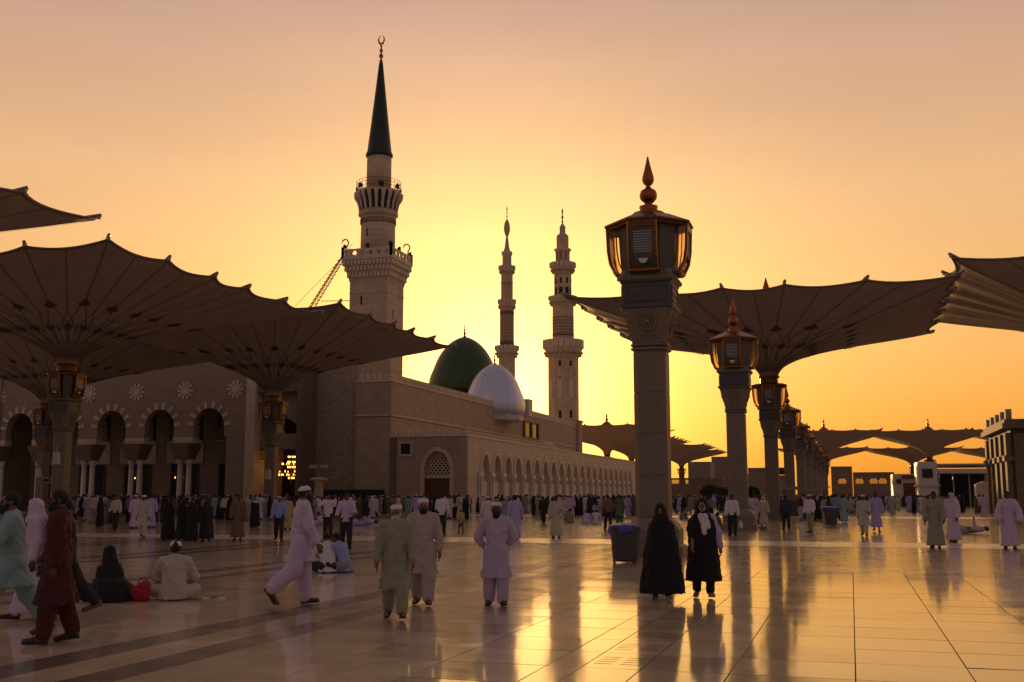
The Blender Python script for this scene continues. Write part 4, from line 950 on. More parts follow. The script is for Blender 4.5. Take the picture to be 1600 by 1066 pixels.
def bush(px, py_top, Z, w, label):
    x, y = at(px, Z); h = hZ(py_top, Z); t = thing('tree', label, 'tree', (x, y, 0), 0, 'dark trees at the far wall'); b = MB(); b.tube([(0, 0, 0), (.1, 0, h * .5), (0, .1, h * .8)], [.25, .18, .08], 6)
    for k in range(5): a = k * 1.3; b.tube([(.05, 0, h * .35), (w * .3 * math.cos(a), w * .3 * math.sin(a), h * .7)], [.1, .04], 5)
    b.build('trunk', 'bark', t); b = MB(); rng = random.Random(int(px))
    for _ in range(1400):
        a, u, r = rng.uniform(0, 6.28), rng.uniform(-1, 1), rng.uniform(.55, 1) ** .5 * (1 + .25 * math.sin(3 * _))
        c = Vector((w * r * math.sqrt(1 - u * u) * math.cos(a), w * r * math.sqrt(1 - u * u) * math.sin(a), h * .62 + h * .38 * u * r)); e = Vector((rng.gauss(0, 1), rng.gauss(0, 1), rng.gauss(0, 1))).normalized() * .3; f = e.cross(Vector((rng.gauss(0, 1), rng.gauss(0, 1), 1))).normalized() * .22
        b.add([c - e, c + f, c + e, c - f], [(0, 1, 2, 3)])
    me = bpy.data.meshes.new('crown'); me.from_pydata(b.v, [], b.f); me.materials.append(M['leaf']); obj('crown', me, t)
bush(1110, 759, 290, 2.4, 'round dark tree in front of the hazy towers'); bush(1128, 763, 260, 1.6, 'smaller dark tree beside the second lantern column'); bush(1176, 762, 230, 1.3, 'dark shrub at the foot of the far wall beyond the second lantern column')
# low flat roofed stand in front of the lantern row
sx, sy = at(1257, 92); t = thing('water_stand', 'low flat roofed stand among people at the lantern row', 'stand', (sx, sy, 0))
b = MB(); b.box(-1.9, 1.9, -1.3, 1.3, 2.15, 2.35); b.box(-2.1, 2.1, -1.5, 1.5, 2.352, 2.42); b.build('roof', 'grey_paint', t); [ (lambda q: q.build('post', 'granite_pale', t))(MB().box(u - .1, u + .1, v - .1, v + .1, 0, 2.148)) for u in (-1.6, 1.6) for v in (-1.1, 1.1)]
b = MB(); b.box(-1.2, 1.2, -.5, .5, 0, 1.3); b.build('counter', 'granite', t)
# camera post by the rough wall
px_ = onY(498, 770, 100); t = thing('camera_post', 'short stone post with security cameras before the rough wall', 'post', (px_[0], 100, 0))
b = MB(); b.sq([(.5, 0), (.42, .1), (.34, 3.1), (.7, 3.2), (.75, 3.35), (.4, 3.5)], ch=.3); b.build('pillar', 'stone_pale', t); b = MB(); b.tube([(0, 0, 3.5), (0, 0, 4.5)], .06); b.tube([(-.8, 0, 4.4), (.8, 0, 4.4)], .05); b.build('mast', 'grey_paint', t)
for s in (-.7, .6): b = MB(); b.box(s - .3, s + .3, -.35, .15, 4.45, 4.75); b.build('security_camera', 'white_paint', t)
# small wall speakers on the two shaded parasol columns, and hanging sign boards
for (cx_, cy_, lab, z) in ((UX - .5, 57.7, 'white loudspeaker box on the column of the large left parasol', 3.6), (-46.1, 81.3, 'white loudspeaker box on the column before the gateway', 3.0), (-69.6, 82, 'white loudspeaker box on the far left parasol column', 3.3)):
    t = thing('loudspeaker', lab, 'loudspeaker', (cx_ + .1, cy_ - .47, z), 0, 'loudspeakers on parasol columns'); b = MB(); b.prism([(-.22, 0), (.22, 0), (.16, .8), (-.16, .8)], -.3, 0, 'y'); b.build('cabinet', 'white_paint', t); b = MB(); b.box(-.06, .06, -.12, -.02, .8, 1.1); b.build('bracket', 'grey_paint', t)
q = onY(73, 751, 70); t = thing('hanging_sign', 'small dark board with pale rim beside the far left parasol column', 'sign', (q[0], 70, 0)); b = MB(); b.box(-.42, .42, 0, .06, q[2] - .18, q[2] + .2); b.build('board', 'grey_paint', t); b = MB(); b.box(-.36, .36, -.01, -.002, q[2] - .12, q[2] + .14); b.build('face', 'dark', t); b = MB(); b.tube([(-.46, .03, 0), (-.46, .03, q[2] + .3)], .03); b.build('pole', 'grey_paint', t)
# bird
q = atZ(1518, 671, 120); b = MB(); b.tube([(-.22, 0, 0), (-.05, 0, .02), (.18, 0, 0), (.3, 0, .02)], [.02, .07, .05, .01], 6); b.add([(-.03, 0, .03), (.12, 0, .03), (.05, .5, .18), (-.05, .25, .16)], [(0, 1, 2, 3)]); b.add([(-.03, 0, .03), (.12, 0, .03), (.05, -.5, .18), (-.05, -.25, .16)], [(0, 3, 2, 1)])
o = b.build('bird', 'dark', None, q); o.rotation_euler = (0, 0, YAW); tag(o, 'tiny dark bird flying in the orange sky above the kiosk', 'bird')
# ============================================================ FIGURE KIT: signed fields meshed by surface nets
class Fld:
    def __init__(s, lo, hi, v):
        s.lo = np.array(lo, float); s.v = v; s.n = np.ceil((np.array(hi) - s.lo) / v).astype(int) + 1
        s.ax = [s.lo[i] + v * np.arange(s.n[i]) for i in range(3)]; s.f = np.full(s.n, .5, np.float32)
    def win(s, lo, hi, pad):
        sl = []
        for i in range(3):
            a = int(np.clip((lo[i] - pad - s.lo[i]) / s.v, 0, s.n[i] - 1)); c = int(np.clip((hi[i] + pad - s.lo[i]) / s.v + 2, 1, s.n[i])); sl.append(slice(a, max(c, a + 1)))
        X = s.ax[0][sl[0]][:, None, None]; Y = s.ax[1][sl[1]][None, :, None]; Z = s.ax[2][sl[2]][None, None, :]
        return tuple(sl), X, Y, Z
    def put(s, sl, d, k):
        f = s.f[sl]
        if k > 0:
            h = np.clip(.5 + .5 * (d - f) / k, 0, 1); s.f[sl] = d * (1 - h) + f * h - k * h * (1 - h)
        else: s.f[sl] = np.minimum(f, d)
    def cone(s, a, b, ra, rb, k=.02, flat=None):
        a, b = np.array(a, float), np.array(b, float); r = max(ra, rb); sl, X, Y, Z = s.win(np.minimum(a, b) - r, np.maximum(a, b) + r, .05 + k)
        d = b - a; L = max(1e-9, d @ d); t = np.clip(((X - a[0]) * d[0] + (Y - a[1]) * d[1] + (Z - a[2]) * d[2]) / L, 0, 1)
        q = np.sqrt((X - a[0] - t * d[0]) ** 2 + (Y - a[1] - t * d[1]) ** 2 + (Z - a[2] - t * d[2]) ** 2) - (ra + (rb - ra) * t)
        s.put(sl, q, k)
    def ell(s, c, r, k=.02, R=None, sub=False):
        c = np.array(c, float); r = np.array(r, float); m = r.max(); sl, X, Y, Z = s.win(c - m, c + m, .05 + k); x, y, z = X - c[0], Y - c[1], Z - c[2]
        if R is not None: x, y, z = (R[0][j] * x + R[1][j] * y + R[2][j] * z for j in range(3))
        k0 = np.sqrt((x / r[0]) ** 2 + (y / r[1]) ** 2 + (z / r[2]) ** 2) + 1e-9; k1 = np.sqrt((x / r[0] ** 2) ** 2 + (y / r[1] ** 2) ** 2 + (z / r[2] ** 2) ** 2) + 1e-9
        d = k0 * (k0 - 1) / k1
        if sub: s.f[sl] = np.maximum(s.f[sl], -d)
        else: s.put(sl, d, k)
    def loft(s, zs, cx, cy, rx, ry, k=.03, folds=None):
        zs = np.array(zs, float); lo = (min(np.array(cx) - rx), min(np.array(cy) - ry), zs[0]); hi = (max(np.array(cx) + rx), max(np.array(cy) + ry), zs[-1]); sl, X, Y, Z = s.win(lo, hi, .06 + k)
        I = lambda q: np.interp(Z, zs, q); x, y = (X - I(cx)) / I(rx), (Y - I(cy)) / I(ry); rho = np.sqrt(x * x + y * y)
        if folds:
            nf, amp, ph = folds; th = np.arctan2(y, x); rho = rho * (1 + I(amp) * (.6 * np.sin(nf * th + ph + 1.5 * Z) + .4 * np.sin((nf * 2 + 1) * th + 2.3 * ph - 2 * Z)))
        d = (rho - 1) * np.minimum(I(rx), I(ry)) * .85; d = np.maximum(d, np.maximum(zs[0] - Z, Z - zs[-1])); s.put(sl, d, k)
    def wrinkle(s, amp, seed=0, z0=-9, z1=9):
        X = s.ax[0][:, None, None]; Y = s.ax[1][None, :, None]; Z = s.ax[2][None, None, :]
        w = np.sin(38 * X + 21 * Z + seed) * np.sin(27 * Y - 33 * Z + 2 * seed) + .8 * np.sin(17 * Z + 24 * X * (1 + .2 * np.sin(seed)) - 19 * Y + seed * 3)
        s.f += (amp * w * ((Z > z0) & (Z < z1))).astype(np.float32)
    def cut(s, n, d): # keep n.p < d
        s.f = np.maximum(s.f, (s.ax[0][:, None, None] * n[0] + s.ax[1][None, :, None] * n[1] + s.ax[2][None, None, :] * n[2] - d).astype(np.float32))
    def mesh(s):
        f = s.f; f[0] = f[-1] = .5; f[:, 0] = f[:, -1] = .5; f[:, :, 0] = f[:, :, -1] = .5
        S = f < 0; C = S[:-1, :-1, :-1].astype(np.int8)
        for i, j, k in ((1, 0, 0), (0, 1, 0), (0, 0, 1), (1, 1, 0), (1, 0, 1), (0, 1, 1), (1, 1, 1)): C = C + S[i:S.shape[0] - 1 + i, j:S.shape[1] - 1 + j, k:S.shape[2] - 1 + k]
        mk = (C > 0) & (C < 8); idx = np.full(mk.shape, -1, np.int64); ii = np.argwhere(mk); idx[mk] = np.arange(len(ii)); P = np.zeros((len(ii), 3)); W_ = np.zeros(len(ii))
        cor = [(i, j, k) for i in (0, 1) for j in (0, 1) for k in (0, 1)]
        for a in cor:
            for ax in range(3):
                if a[ax]: continue
                b = list(a); b[ax] = 1; fa = f[ii[:, 0] + a[0], ii[:, 1] + a[1], ii[:, 2] + a[2]]; fb = f[ii[:, 0] + b[0], ii[:, 1] + b[1], ii[:, 2] + b[2]]
                c = (fa < 0) != (fb < 0); t = np.where(c, fa / np.where(c, fa - fb, 1), 0); p = np.array(a, float)[None] + np.eye(3)[ax][None] * t[:, None]; P[c] += p[c]; W_ += c
        V = (P / np.maximum(W_, 1)[:, None] + ii) * s.v + s.lo; F = []
        for ax in range(3):
            A = [slice(None)] * 3; B = [slice(None)] * 3; A[ax] = slice(0, -1); B[ax] = slice(1, None); c = S[tuple(A)] != S[tuple(B)]; e = np.argwhere(c); u, w = (ax + 1) % 3, (ax + 2) % 3
            ok = (e[:, u] > 0) & (e[:, w] > 0) & (e[:, u] < idx.shape[u]) & (e[:, w] < idx.shape[w]) & (e[:, ax] < idx.shape[ax]); e = e[ok]; q = []
            for du, dw in ((1, 1), (0, 1), (0, 0), (1, 0)): g = e.copy(); g[:, u] -= du; g[:, w] -= dw; q.append(idx[g[:, 0], g[:, 1], g[:, 2]])
            q = np.stack(q, 1); ins = S[e[:, 0], e[:, 1], e[:, 2]]; q[~ins] = q[~ins][:, ::-1]; F.append(q)
        return V, np.concatenate(F)
def np_mesh(name, V, F, mk):
    me = bpy.data.meshes.new(name); me.from_pydata(V.tolist() if hasattr(V, 'tolist') else V, [], F.tolist() if hasattr(F, 'tolist') else F); me.materials.append(M[mk]); me.polygons.foreach_set('use_smooth', [True] * len(me.polygons)); return me
ROT = lambda ax, d: np.array(Matrix.Rotation(R(d), 3, ax))
# pose: hips/knees/arms in degrees; forward is +Y
def skeleton(h=1.72, hip=(0, 0), knee=(0, 0), abd=4, lean=3, arm=((0, 10, 12), (0, 10, 12)), head=(0, 0), foot=(0, 0), hands=None, legs=None, zp=None, **_):
    K = {'h': h}; v = lambda *p: np.array(p, float); sx = (-1, 1)
    pel = v(0, 0, 0); legp = []
    for i in (0, 1):
        s = sx[i]; hj = pel + v(s * .052 * h, 0, 0)
        if legs: kn, an = [np.array(q, float) * v(s, 1, 1) for q in legs[i][:2]]; legp.append([hj, kn, an, None, None]); continue
        a = R(hip[i]); b = a - R(knee[i]); ab = math.sin(R(abd)) * s
        kn = hj + .245 * h * v(ab * .6, math.sin(a), -math.cos(a)); an = kn + .245 * h * v(ab * .3, math.sin(b), -math.cos(b)); fp = R(foot[i]); fd = v(s * .18, math.cos(fp), math.sin(fp))
        legp.append([hj, kn, an, fd, fp])
    if zp is None:
        low = 9
        for L in legp:
            an, fd = L[2], L[3]; hl = an + (-.028 * h) * fd + v(0, 0, -.038 * h * math.cos(L[4])) + v(0, .0, 0); toe = an + .115 * h * fd + v(0, 0, -.038 * h); low = min(low, hl[2], toe[2])
        zp = -low + .012
    up = v(0, 0, zp)
    for L in legp:
        L[0] = L[0] + up
        if not legs: L[1] = L[1] + up; L[2] = L[2] + up
    K['legs'] = legp; K['pel'] = up; l = R(lean); sd = v(0, math.sin(l), math.cos(l)); K['sd'] = sd; K['chest'] = up + .22 * h * sd; K['neck'] = up + .315 * h * sd
    K['sh'] = [up + .285 * h * sd + v(s * .108 * h, 0, 0) for s in sx]; K['hc'] = up + .398 * h * sd + v(0, .012 * h, 0); K['HR'] = ROT('Z', head[0]) @ ROT('X', head[1])
    K['arms'] = []
    for i in (0, 1):
        s = sx[i]
        if hands and hands[i]: el, wr = [K['sh'][i] + np.array(q, float) * v(s, 1, 1) * h for q in hands[i]]
        else:
            f, a, e = arm[i]; f = R(f); a = R(a); el = K['sh'][i] + .172 * h * v(s * math.sin(a), math.sin(f) * math.cos(a), -math.cos(f) * math.cos(a)); e = f + R(e); wr = el + .148 * h * v(s * math.sin(a * .4), math.sin(e), -math.cos(e))
        K['arms'].append((el, wr))
    return K
def body_mesh(K, vox, skin, feet=True, fingers=True, parts='all'):
    h = K['h']; lo = np.full(3, 9.); hi = -lo; pts = [K['hc'], K['pel']] + [p for a in K['arms'] for p in a] + [L[j] for L in K['legs'] for j in (0, 1, 2)]
    for p in pts: lo = np.minimum(lo, p); hi = np.maximum(hi, p)
    F = Fld(lo - .25, hi + .25, vox); HR = K['HR']; hc = K['hc']; H = lambda *p: hc + HR @ (np.array(p) * h)
    F.ell(hc + HR @ np.array((0, -.004, .012)) * h, np.array((.044, .055, .053)) * h, .01, HR); F.ell(H(0, .014, -.028), np.array((.034, .036, .042)) * h, .02, HR); F.ell(H(0, .036, -.052), np.array((.016, .014, .014)) * h, .015, HR)
    F.cone(H(0, .050, .006), H(0, .066, -.014), .006 * h, .010 * h, .008); F.cone(H(-.02, .047, .014), H(.02, .047, .014), .007 * h, .007 * h, .008); F.ell(H(0, .05, -.034), np.array((.015, .008, .005)) * h, .006, HR)
    for s in (-1, 1):
        F.ell(H(s * .018, .056, .002), np.array((.010, .008, .007)) * h, .0, HR, sub=True); F.ell(H(s * .046, -.002, -.006), np.array((.006, .014, .02)) * h, .006, HR); F.ell(H(s * .026, .036, -.014), np.array((.014, .014, .014)) * h, .012, HR)
    F.cone(K['neck'] - K['sd'] * .03 * h, hc - HR @ np.array((0, .012, .03)) * h, .036 * h, .032 * h, .02)
    F.ell(K['chest'], np.array((.072, .042, .09)) * h, .05); F.ell(K['pel'] + np.array((0, 0, .03 * h)), np.array((.08, .052, .07)) * h, .06); F.cone(K['sh'][0], K['sh'][1], .026 * h, .026 * h, .03); F.cone(K['pel'], K['chest'], .05 * h, .05 * h, .05)
    for i in (0, 1):
        el, wr = K['arms'][i]; F.cone(K['sh'][i], el, .028 * h, .023 * h, .02); F.cone(el, wr, .023 * h, .0155 * h, .015)
        d = (wr - el) / (np.linalg.norm(wr - el) + 1e-9); F.cone(wr, wr + d * .05 * h, .017 * h, .019 * h, .01)
        hj, kn, an, fd, fp = K['legs'][i]; F.cone(hj, kn, .046 * h, .031 * h, .03); F.cone(kn, an, .030 * h, .020 * h, .02)
        if fd is not None: F.cone(an + fd * -.02 * h + np.array((0, 0, -.012 * h)), an + fd * .11 * h + np.array((0, 0, -.022 * h)), .022 * h, .016 * h, .015)
    V, Q = F.mesh(); V = V.tolist(); Q = Q.tolist(); me_parts = [(V, Q, 0)]
    b = MB()
    if fingers:
        for i in (0, 1):
            s = (-1, 1)[i]; el, wr = K['arms'][i]; d = Vector((wr - el).tolist()).normalized(); sv = Vector((0, 1, 0)) if abs(d.y) < .8 else Vector((0, 0, 1)); sv = (sv - d * sv.dot(d)).normalized(); pn = d.cross(sv) * s
            o = Vector(wr.tolist())
            for q, (off, ln) in enumerate(((-1.5, .034), (-.5, .042), (.5, .045), (1.5, .04))):
                p = o + d * .058 * h + sv * off * .0095 * h; b.tube([p - d * .02 * h, p, p + d * ln * .5 * h - pn * .006 * h, p + d * ln * .9 * h - pn * .022 * h], [.0062 * h, .0062 * h, .0056 * h, .0042 * h], 6)
            p = o + d * .022 * h + sv * .016 * h; b.tube([p, p + d * .022 * h + sv * .012 * h - pn * .006 * h, p + d * .045 * h + sv * .013 * h - pn * .016 * h], [.0085 * h, .0072 * h, .005 * h], 6)
    eb = MB()
    for s in (-1, 1):
        c = H(s * .018, .050, .002); eb.ball(c, .0072 * h, 8, 5)
    n = len(V); V += b.v; Q += [[i + n for i in q] for q in b.f]; m = [0] * (len(Q)); n = len(V); V += eb.v; Q += [[i + n for i in q] for q in eb.f]; m += [1] * len(eb.f)
    me = bpy.data.meshes.new('body'); me.from_pydata(V, [], Q); me.materials.append(M[skin]); me.materials.append(M['hair']); me.polygons.foreach_set('use_smooth', [True] * len(Q)); me.polygons.foreach_set('material_index', m); return me
def cap_field(K, vox, kind):
    h = K['h']; hc = K['hc']; HR = K['HR']; F = Fld(hc - .22, hc + .24, vox); H = lambda *p: hc + HR @ (np.array(p) * h); up = HR @ np.array((0, -.10, .995))
    if kind == 'cap':
        F.ell(H(0, -.006, .012), np.array((.0500, .0605, .0600)) * h, .0, HR); F.cone(H(-.012, -.004, .034), H(.012, -.008, .034), .042 * h, .042 * h, .01); F.cut(-up, -(up @ H(0, 0, .026))); F.cut(up, up @ H(0, 0, .068))
    elif kind == 'hair':
        F.ell(H(0, -.008, .014), np.array((.0485, .058, .057)) * h, .0, HR); n = HR @ np.array((0, .86, -.5)); F.cut(n, n @ H(0, .026, .0)); F.wrinkle(.0025, 3)
    elif kind == 'beard':
        F.ell(H(0, .030, -.050), np.array((.036, .034, .038)) * h, .0, HR); F.cone(H(-.036, .012, -.012), H(-.02, .03, -.05), .012 * h, .018 * h, .02); F.cone(H(.036, .012, -.012), H(.02, .03, -.05), .012 * h, .018 * h, .02); F.ell(H(0, .056, -.026), np.array((.02, .008, .006)) * h, .008, HR); F.ell(H(0, .055, -.036), np.array((.011, .014, .0045)) * h, 0, HR, sub=True); F.wrinkle(.004, 5)
    elif kind == 'longbeard':
        F.ell(H(0, .030, -.052), np.array((.038, .036, .04)) * h, .0, HR); F.cone(H(0, .03, -.06), H(0, .036, -.115), .03 * h, .014 * h, .03); F.cone(H(-.036, .012, -.012), H(-.02, .03, -.05), .012 * h, .018 * h, .02); F.cone(H(.036, .012, -.012), H(.02, .03, -.05), .012 * h, .018 * h, .02); F.ell(H(0, .056, -.026), np.array((.022, .01, .007)) * h, .01, HR); F.ell(H(0, .055, -.036), np.array((.011, .014, .0045)) * h, 0, HR, sub=True); F.wrinkle(.005, 5)
    elif kind == 'scarf':                                           # cloth round the head, face left open
        F.ell(H(0, -.006, .004), np.array((.058, .070, .074)) * h, .0, HR); F.cone(H(0, -.01, -.02), K['neck'] + np.array((0, -.01, -.02)), .056 * h, .082 * h, .04); F.ell(K['neck'] + np.array((0, .02, -.05)), np.array((.10, .07, .06)) * h, .05); F.ell(H(0, .072, -.002), np.array((.035, .05, .046)) * h, .0, HR, sub=True); F.wrinkle(.004, 2)
    elif kind == 'wimple':
        F.ell(H(0, .0, .0), np.array((.056, .068, .070)) * h, .0, HR); F.ell(H(0, .072, -.002), np.array((.032, .05, .043)) * h, .0, HR, sub=True)
    elif kind == 'hood':
        F.ell(H(0, -.006, .006), np.array((.060, .072, .074)) * h, .0, HR); F.ell(H(0, .075, -.004), np.array((.030, .05, .042)) * h, .0, HR, sub=True)
    return F.mesh()
def robe_field(K, vox, hem, fit=1.0, hemw=(.16, .13), belly=0., sleeves=True, folds=(9, .07, 0.), hemc=(0, 0), top=True, seed=1, wr=.0065, sleeve_r=(.047, .034), flare=0.):
    h = K['h']; pel, sd = K['pel'], K['sd']; lo = np.full(3, 9.); hi = -lo
    for p in [K['neck'], pel, *K['sh']] + [q for a in K['arms'] for q in a]: lo = np.minimum(lo, p); hi = np.maximum(hi, p)
    lo[2] = min(lo[2], hem); w = max(hemw) * h + .12; lo[:2] = np.minimum(lo[:2] - .12, [-w + hemc[0], -w + hemc[1]]); hi[:2] = np.maximum(hi[:2] + .12, [w + hemc[0], w + hemc[1]]); F = Fld((lo[0], lo[1], lo[2] - .06), (hi[0], hi[1], K['neck'][2] + .1), vox)
    def c(t): return pel + sd * t * h
    zs, cx, cy, rx, ry = [hem], [hemc[0]], [hemc[1]], [hemw[0] * h], [hemw[1] * h]
    for t, a, b_ in ((-.06, .108 + flare * .3, .088), (.04, .103, .082 + belly), (.14, .098, .078 + belly * .8), (.22, .104, .078), (.275, .112, .066), (.30, .085, .054), (.322, .046, .042)):
        p = c(t)
        if p[2] > zs[-1] + .01: zs.append(p[2]); cx.append(p[0]); cy.append(p[1]); rx.append(a * h * fit); ry.append(b_ * h * fit)
    amp = np.interp(zs, [hem, pel[2], c(.2)[2]], [folds[1], folds[1] * .45, .006]); F.loft(zs, cx, cy, rx, ry, .03, (folds[0], amp, folds[2]))
    F.cone(K['sh'][0] * .94 + K['sh'][1] * .06, K['sh'][0] * .5 + K['sh'][1] * .5 + sd * .02 * h, .036 * h, .05 * h, .04); F.cone(K['sh'][1] * .94 + K['sh'][0] * .06, K['sh'][0] * .5 + K['sh'][1] * .5 + sd * .02 * h, .036 * h, .05 * h, .04)
    F.cone(c(.04), c(.24), .070 * h * fit, .062 * h * fit, .05); F.ell(c(.22), np.array((.10, .066, .075)) * h * fit, .05)
    if sleeves:
        for i in (0, 1):
            el, wr_ = K['arms'][i]; F.cone(K['sh'][i], el, .045 * h, sleeve_r[0] * h, .035); F.cone(el, el + (wr_ - el) * .88, sleeve_r[0] * h * .93, sleeve_r[1] * h, .02)
    if wr: F.wrinkle(wr, seed)
    return F
def legs_field(K, vox, r=(.066, .052, .042), end=.90, seed=2, wr=.004, crotch=True):
    h = K['h']; lo = np.full(3, 9.); hi = -lo
    for L in K['legs']:
        for j in (0, 1, 2): lo = np.minimum(lo, L[j]); hi = np.maximum(hi, L[j])
    F = Fld(lo - .16, hi + .16, vox)
    for L in K['legs']:
        hj, kn, an = L[0], L[1], L[2]; F.cone(hj, kn, r[0] * h, r[1] * h, .03); F.cone(kn, kn + (an - kn) * end, r[1] * h, r[2] * h, .02)
    if crotch: F.ell(K['pel'] + np.array((0, 0, .02)), np.array((.092, .072, .08)) * h, .04)
    if wr: F.wrinkle(wr, seed)
    return F
def shoe_mb(K, i, shoe=False):
    h = K['h']; hj, kn, an, fd, fp = K['legs'][i]; f = Vector(fd.tolist()).normalized(); u = Vector((0, 0, 1)); u = (u - f * u.dot(f)).normalized(); s = f.cross(u); o = Vector(an.tolist()) - u * .036 * h; b = MB()
    out = [(-.036, .016), (-.02, .022), (.03, .021), (.07, .027), (.10, .026), (.122, .014)]
    poly = [(y, w) for y, w in out] + [(y, -w) for y, w in reversed(out)]
    b.rings([[o + f * y * h + s * w * h + u * t for y, w in poly] for t in (-.012, .010)])
    if shoe:
        for t0, k in ((.010, 1.0),): b.rings([[o + f * y * h + s * w * q * h + u * (.01 + t * h * (1.25 if y < .03 else .75)) for y, w in poly] for t, q in ((0, 1), (.022, 1.0), (.036, .7))])
    else:
        for y, hh in ((.075, .028), (.05, .036)): b.tube([o + f * (y + .012 * abs(a) / 90) * h + s * math.sin(R(a)) * .026 * h + u * (math.cos(R(a)) * hh * h + .004) for a in range(-90, 91, 30)], .0085, 5)
    return b
PCOUNT = 0
def person(spec, pos, face, label, group=None, vox=.014, fx=None):
    """face: compass turn in degrees; 0 looks along +Y (away along the lamp row), 180 towards the camera side"""
    sp = dict(spec)
    if sp.get('cloak') and 'arm' not in sp: sp['hands'] = (((-.01, .01, -.16), (-.05, .03, -.27)), ((-.01, .01, -.16), (-.05, .03, -.27)))
    K = skeleton(**sp)
    if sp.get('cloak'): K['sh'] = [p * np.array((.80, 1, 1)) for p in K['sh']]; K['arms'] = [(e * np.array((.78, 1, 1)), w * np.array((.78, 1, 1))) if not sp.get('free_arm') or q else (e, w) for q, (e, w) in enumerate(K['arms'])]
    skin = sp.get('skin', 'skin')
    t = thing('person', label, 'person', (pos[0], pos[1], 0), R(face), group)
    obj('body', body_mesh(K, vox, skin), t)
    for kind in ('hair', 'beard', 'longbeard', 'cap', 'scarf', 'wimple', 'hood'):
        if sp.get(kind): V, Q = cap_field(K, min(vox, .012), kind); obj({'longbeard': 'beard', 'scarf': 'headscarf', 'wimple': 'headscarf'}.get(kind, kind), np_mesh(kind, V, Q, sp[kind]), t)
    if sp.get('robe'):
        F = robe_field(K, vox, **sp.get('robe_kw', {'hem': .5}))
        if sp.get('robe_open'): pass
        V, Q = F.mesh(); obj(sp.get('robe_name', 'tunic'), np_mesh('tunic', V, Q, sp['robe']), t)
    if sp.get('cloak'):
        F = cloak_field(K, vox, **sp.get('cloak_kw', {})); V, Q = F.mesh(); obj('cloak', np_mesh('cloak', V, Q, sp['cloak']), t)
    if sp.get('trousers'): V, Q = legs_field(K, vox, **sp.get('leg_kw', {})).mesh(); obj('trousers', np_mesh('trousers', V, Q, sp['trousers']), t)
    if sp.get('shoes', 'sole') and K['legs'][0][3] is not None and not sp.get('noshoes'):
        for i in (0, 1): obj('shoe' if sp.get('shoe') else 'sandal', shoe_mb(K, i, sp.get('shoe')).mesh('sandal', sp.get('shoes', 'sole')), t)
    if sp.get('buttons'):
        b = MB(); [b.ball(tuple(K['pel'] + K['sd'] * (.2 + .03 * j) * K['h'] + np.array((0, .083 * K['h'], 0))), .008, 6, 4) for j in range(3)]; tag(b.build('placket', 'c_grey', t), kind='stuff')
    return t, K
def cloak_field(K, vox, hem=.06, w=.21, d=.15, front=.02, arms=False, hood=True, seed=1, folds=(11, .055, .5), shoulder=.145, hc0=(0, 0), hr=1., op=1.):
    h = K['h']; hc = K['hc']; HR = K['HR']; H = lambda *p: hc + HR @ (np.array(p) * h); top = hc[2] + .09 * h; ww = max(w, d) * h + .15
    F = Fld((-ww + hc0[0], min(-ww, hc[1] - .25), hem - .05), (ww + hc0[0], max(ww, hc[1] + .25), top + .08), vox); sh = K['sh'][0][2]; c = lambda z: float(np.interp(z, [0, K['pel'][2], hc[2]], [hc0[1], 0, hc[1] - .01]))
    zs = [hem, hem + .25 * (sh - hem), hem + .55 * (sh - hem), sh - .12 * h, sh - .03 * h, sh + .012 * h, hc[2] - .05 * h]; rx = np.array([w, w * .93, w * .80, shoulder, shoulder * .87, shoulder * .62, .062]) * h; ry = np.array([d, d * .93, d * .83, .10, .085, .072, .064]) * h
    amp = np.interp(zs, [hem, sh], [folds[1], .01]); F.loft(zs, [float(np.interp(z, [hem, sh], [hc0[0], 0])) for z in zs], [c(z) for z in zs], rx, ry, .05, (folds[0], amp, folds[2]))
    if hood: F.ell(H(0, -.004, .004), np.array((.060, .072, .078)) * h * hr, .05, HR); F.cone(H(0, -.01, -.04), K['neck'], .06 * h, .075 * h, .05); F.ell(H(0, .078, -.006), np.array((.029 * op, .05 * (1 + (op - 1) * .3), .040 * op)) * h, .0, HR, sub=True)
    F.wrinkle(.004, seed); return F
# ============================================================ PEOPLE IN FRONT
CAMDIR = math.degrees(YAW)
def look(px, deg):                                                  # deg: 0 = walks straight away from the camera, 180 = towards it, 90 = to picture left, -90 = to picture right
    return CAMDIR - math.degrees(math.atan((px - 800) / 1717)) + deg
def stand(px, py, spec, deg, label, **k):
    return person(spec, ground(px, py), look(px, deg), label, **k)
WALK = dict(hip=(24, -20), knee=(6, 22), foot=(6, -28), arm=((-18, 8, 10), (20, 8, 14)))
KURTA = lambda **k: dict({'hem': .52, 'hemw': (.150, .115), 'folds': (7, .06, .4)}, **k)
# walkers at the left edge
stand(14, 998, dict(h=1.74, hip=(32, -24), knee=(6, 12), foot=(10, -22), arm=((30, 8, 40), (-14, 10, 16)), lean=5, head=(4, 2), skin='skin_mid', hair='hair', beard='hair', robe='c_teal', robe_kw=KURTA(hem=.60, hemw=(.135, .15)), trousers='c_teal', leg_kw=dict(r=(.07, .062, .05))), 92, 'man in pale teal tunic and trousers striding out of the left edge', vox=.013)
stand(83, 1006, dict(h=1.72, hip=(9, -10), knee=(3, 8), foot=(3, -8), arm=((-4, 8, 12), (8, 9, 14)), lean=1, head=(6, 0), skin='skin_dark', hair='hair', beard='hair', robe='c_maroon', robe_kw=KURTA(hem=.44, hemw=(.15, .14), folds=(7, .09, 1.1)), trousers='c_maroon', leg_kw=dict(r=(.075, .066, .05))), 88, 'man in dark maroon tunic walking left, in front of the white scarfed woman', vox=.013)
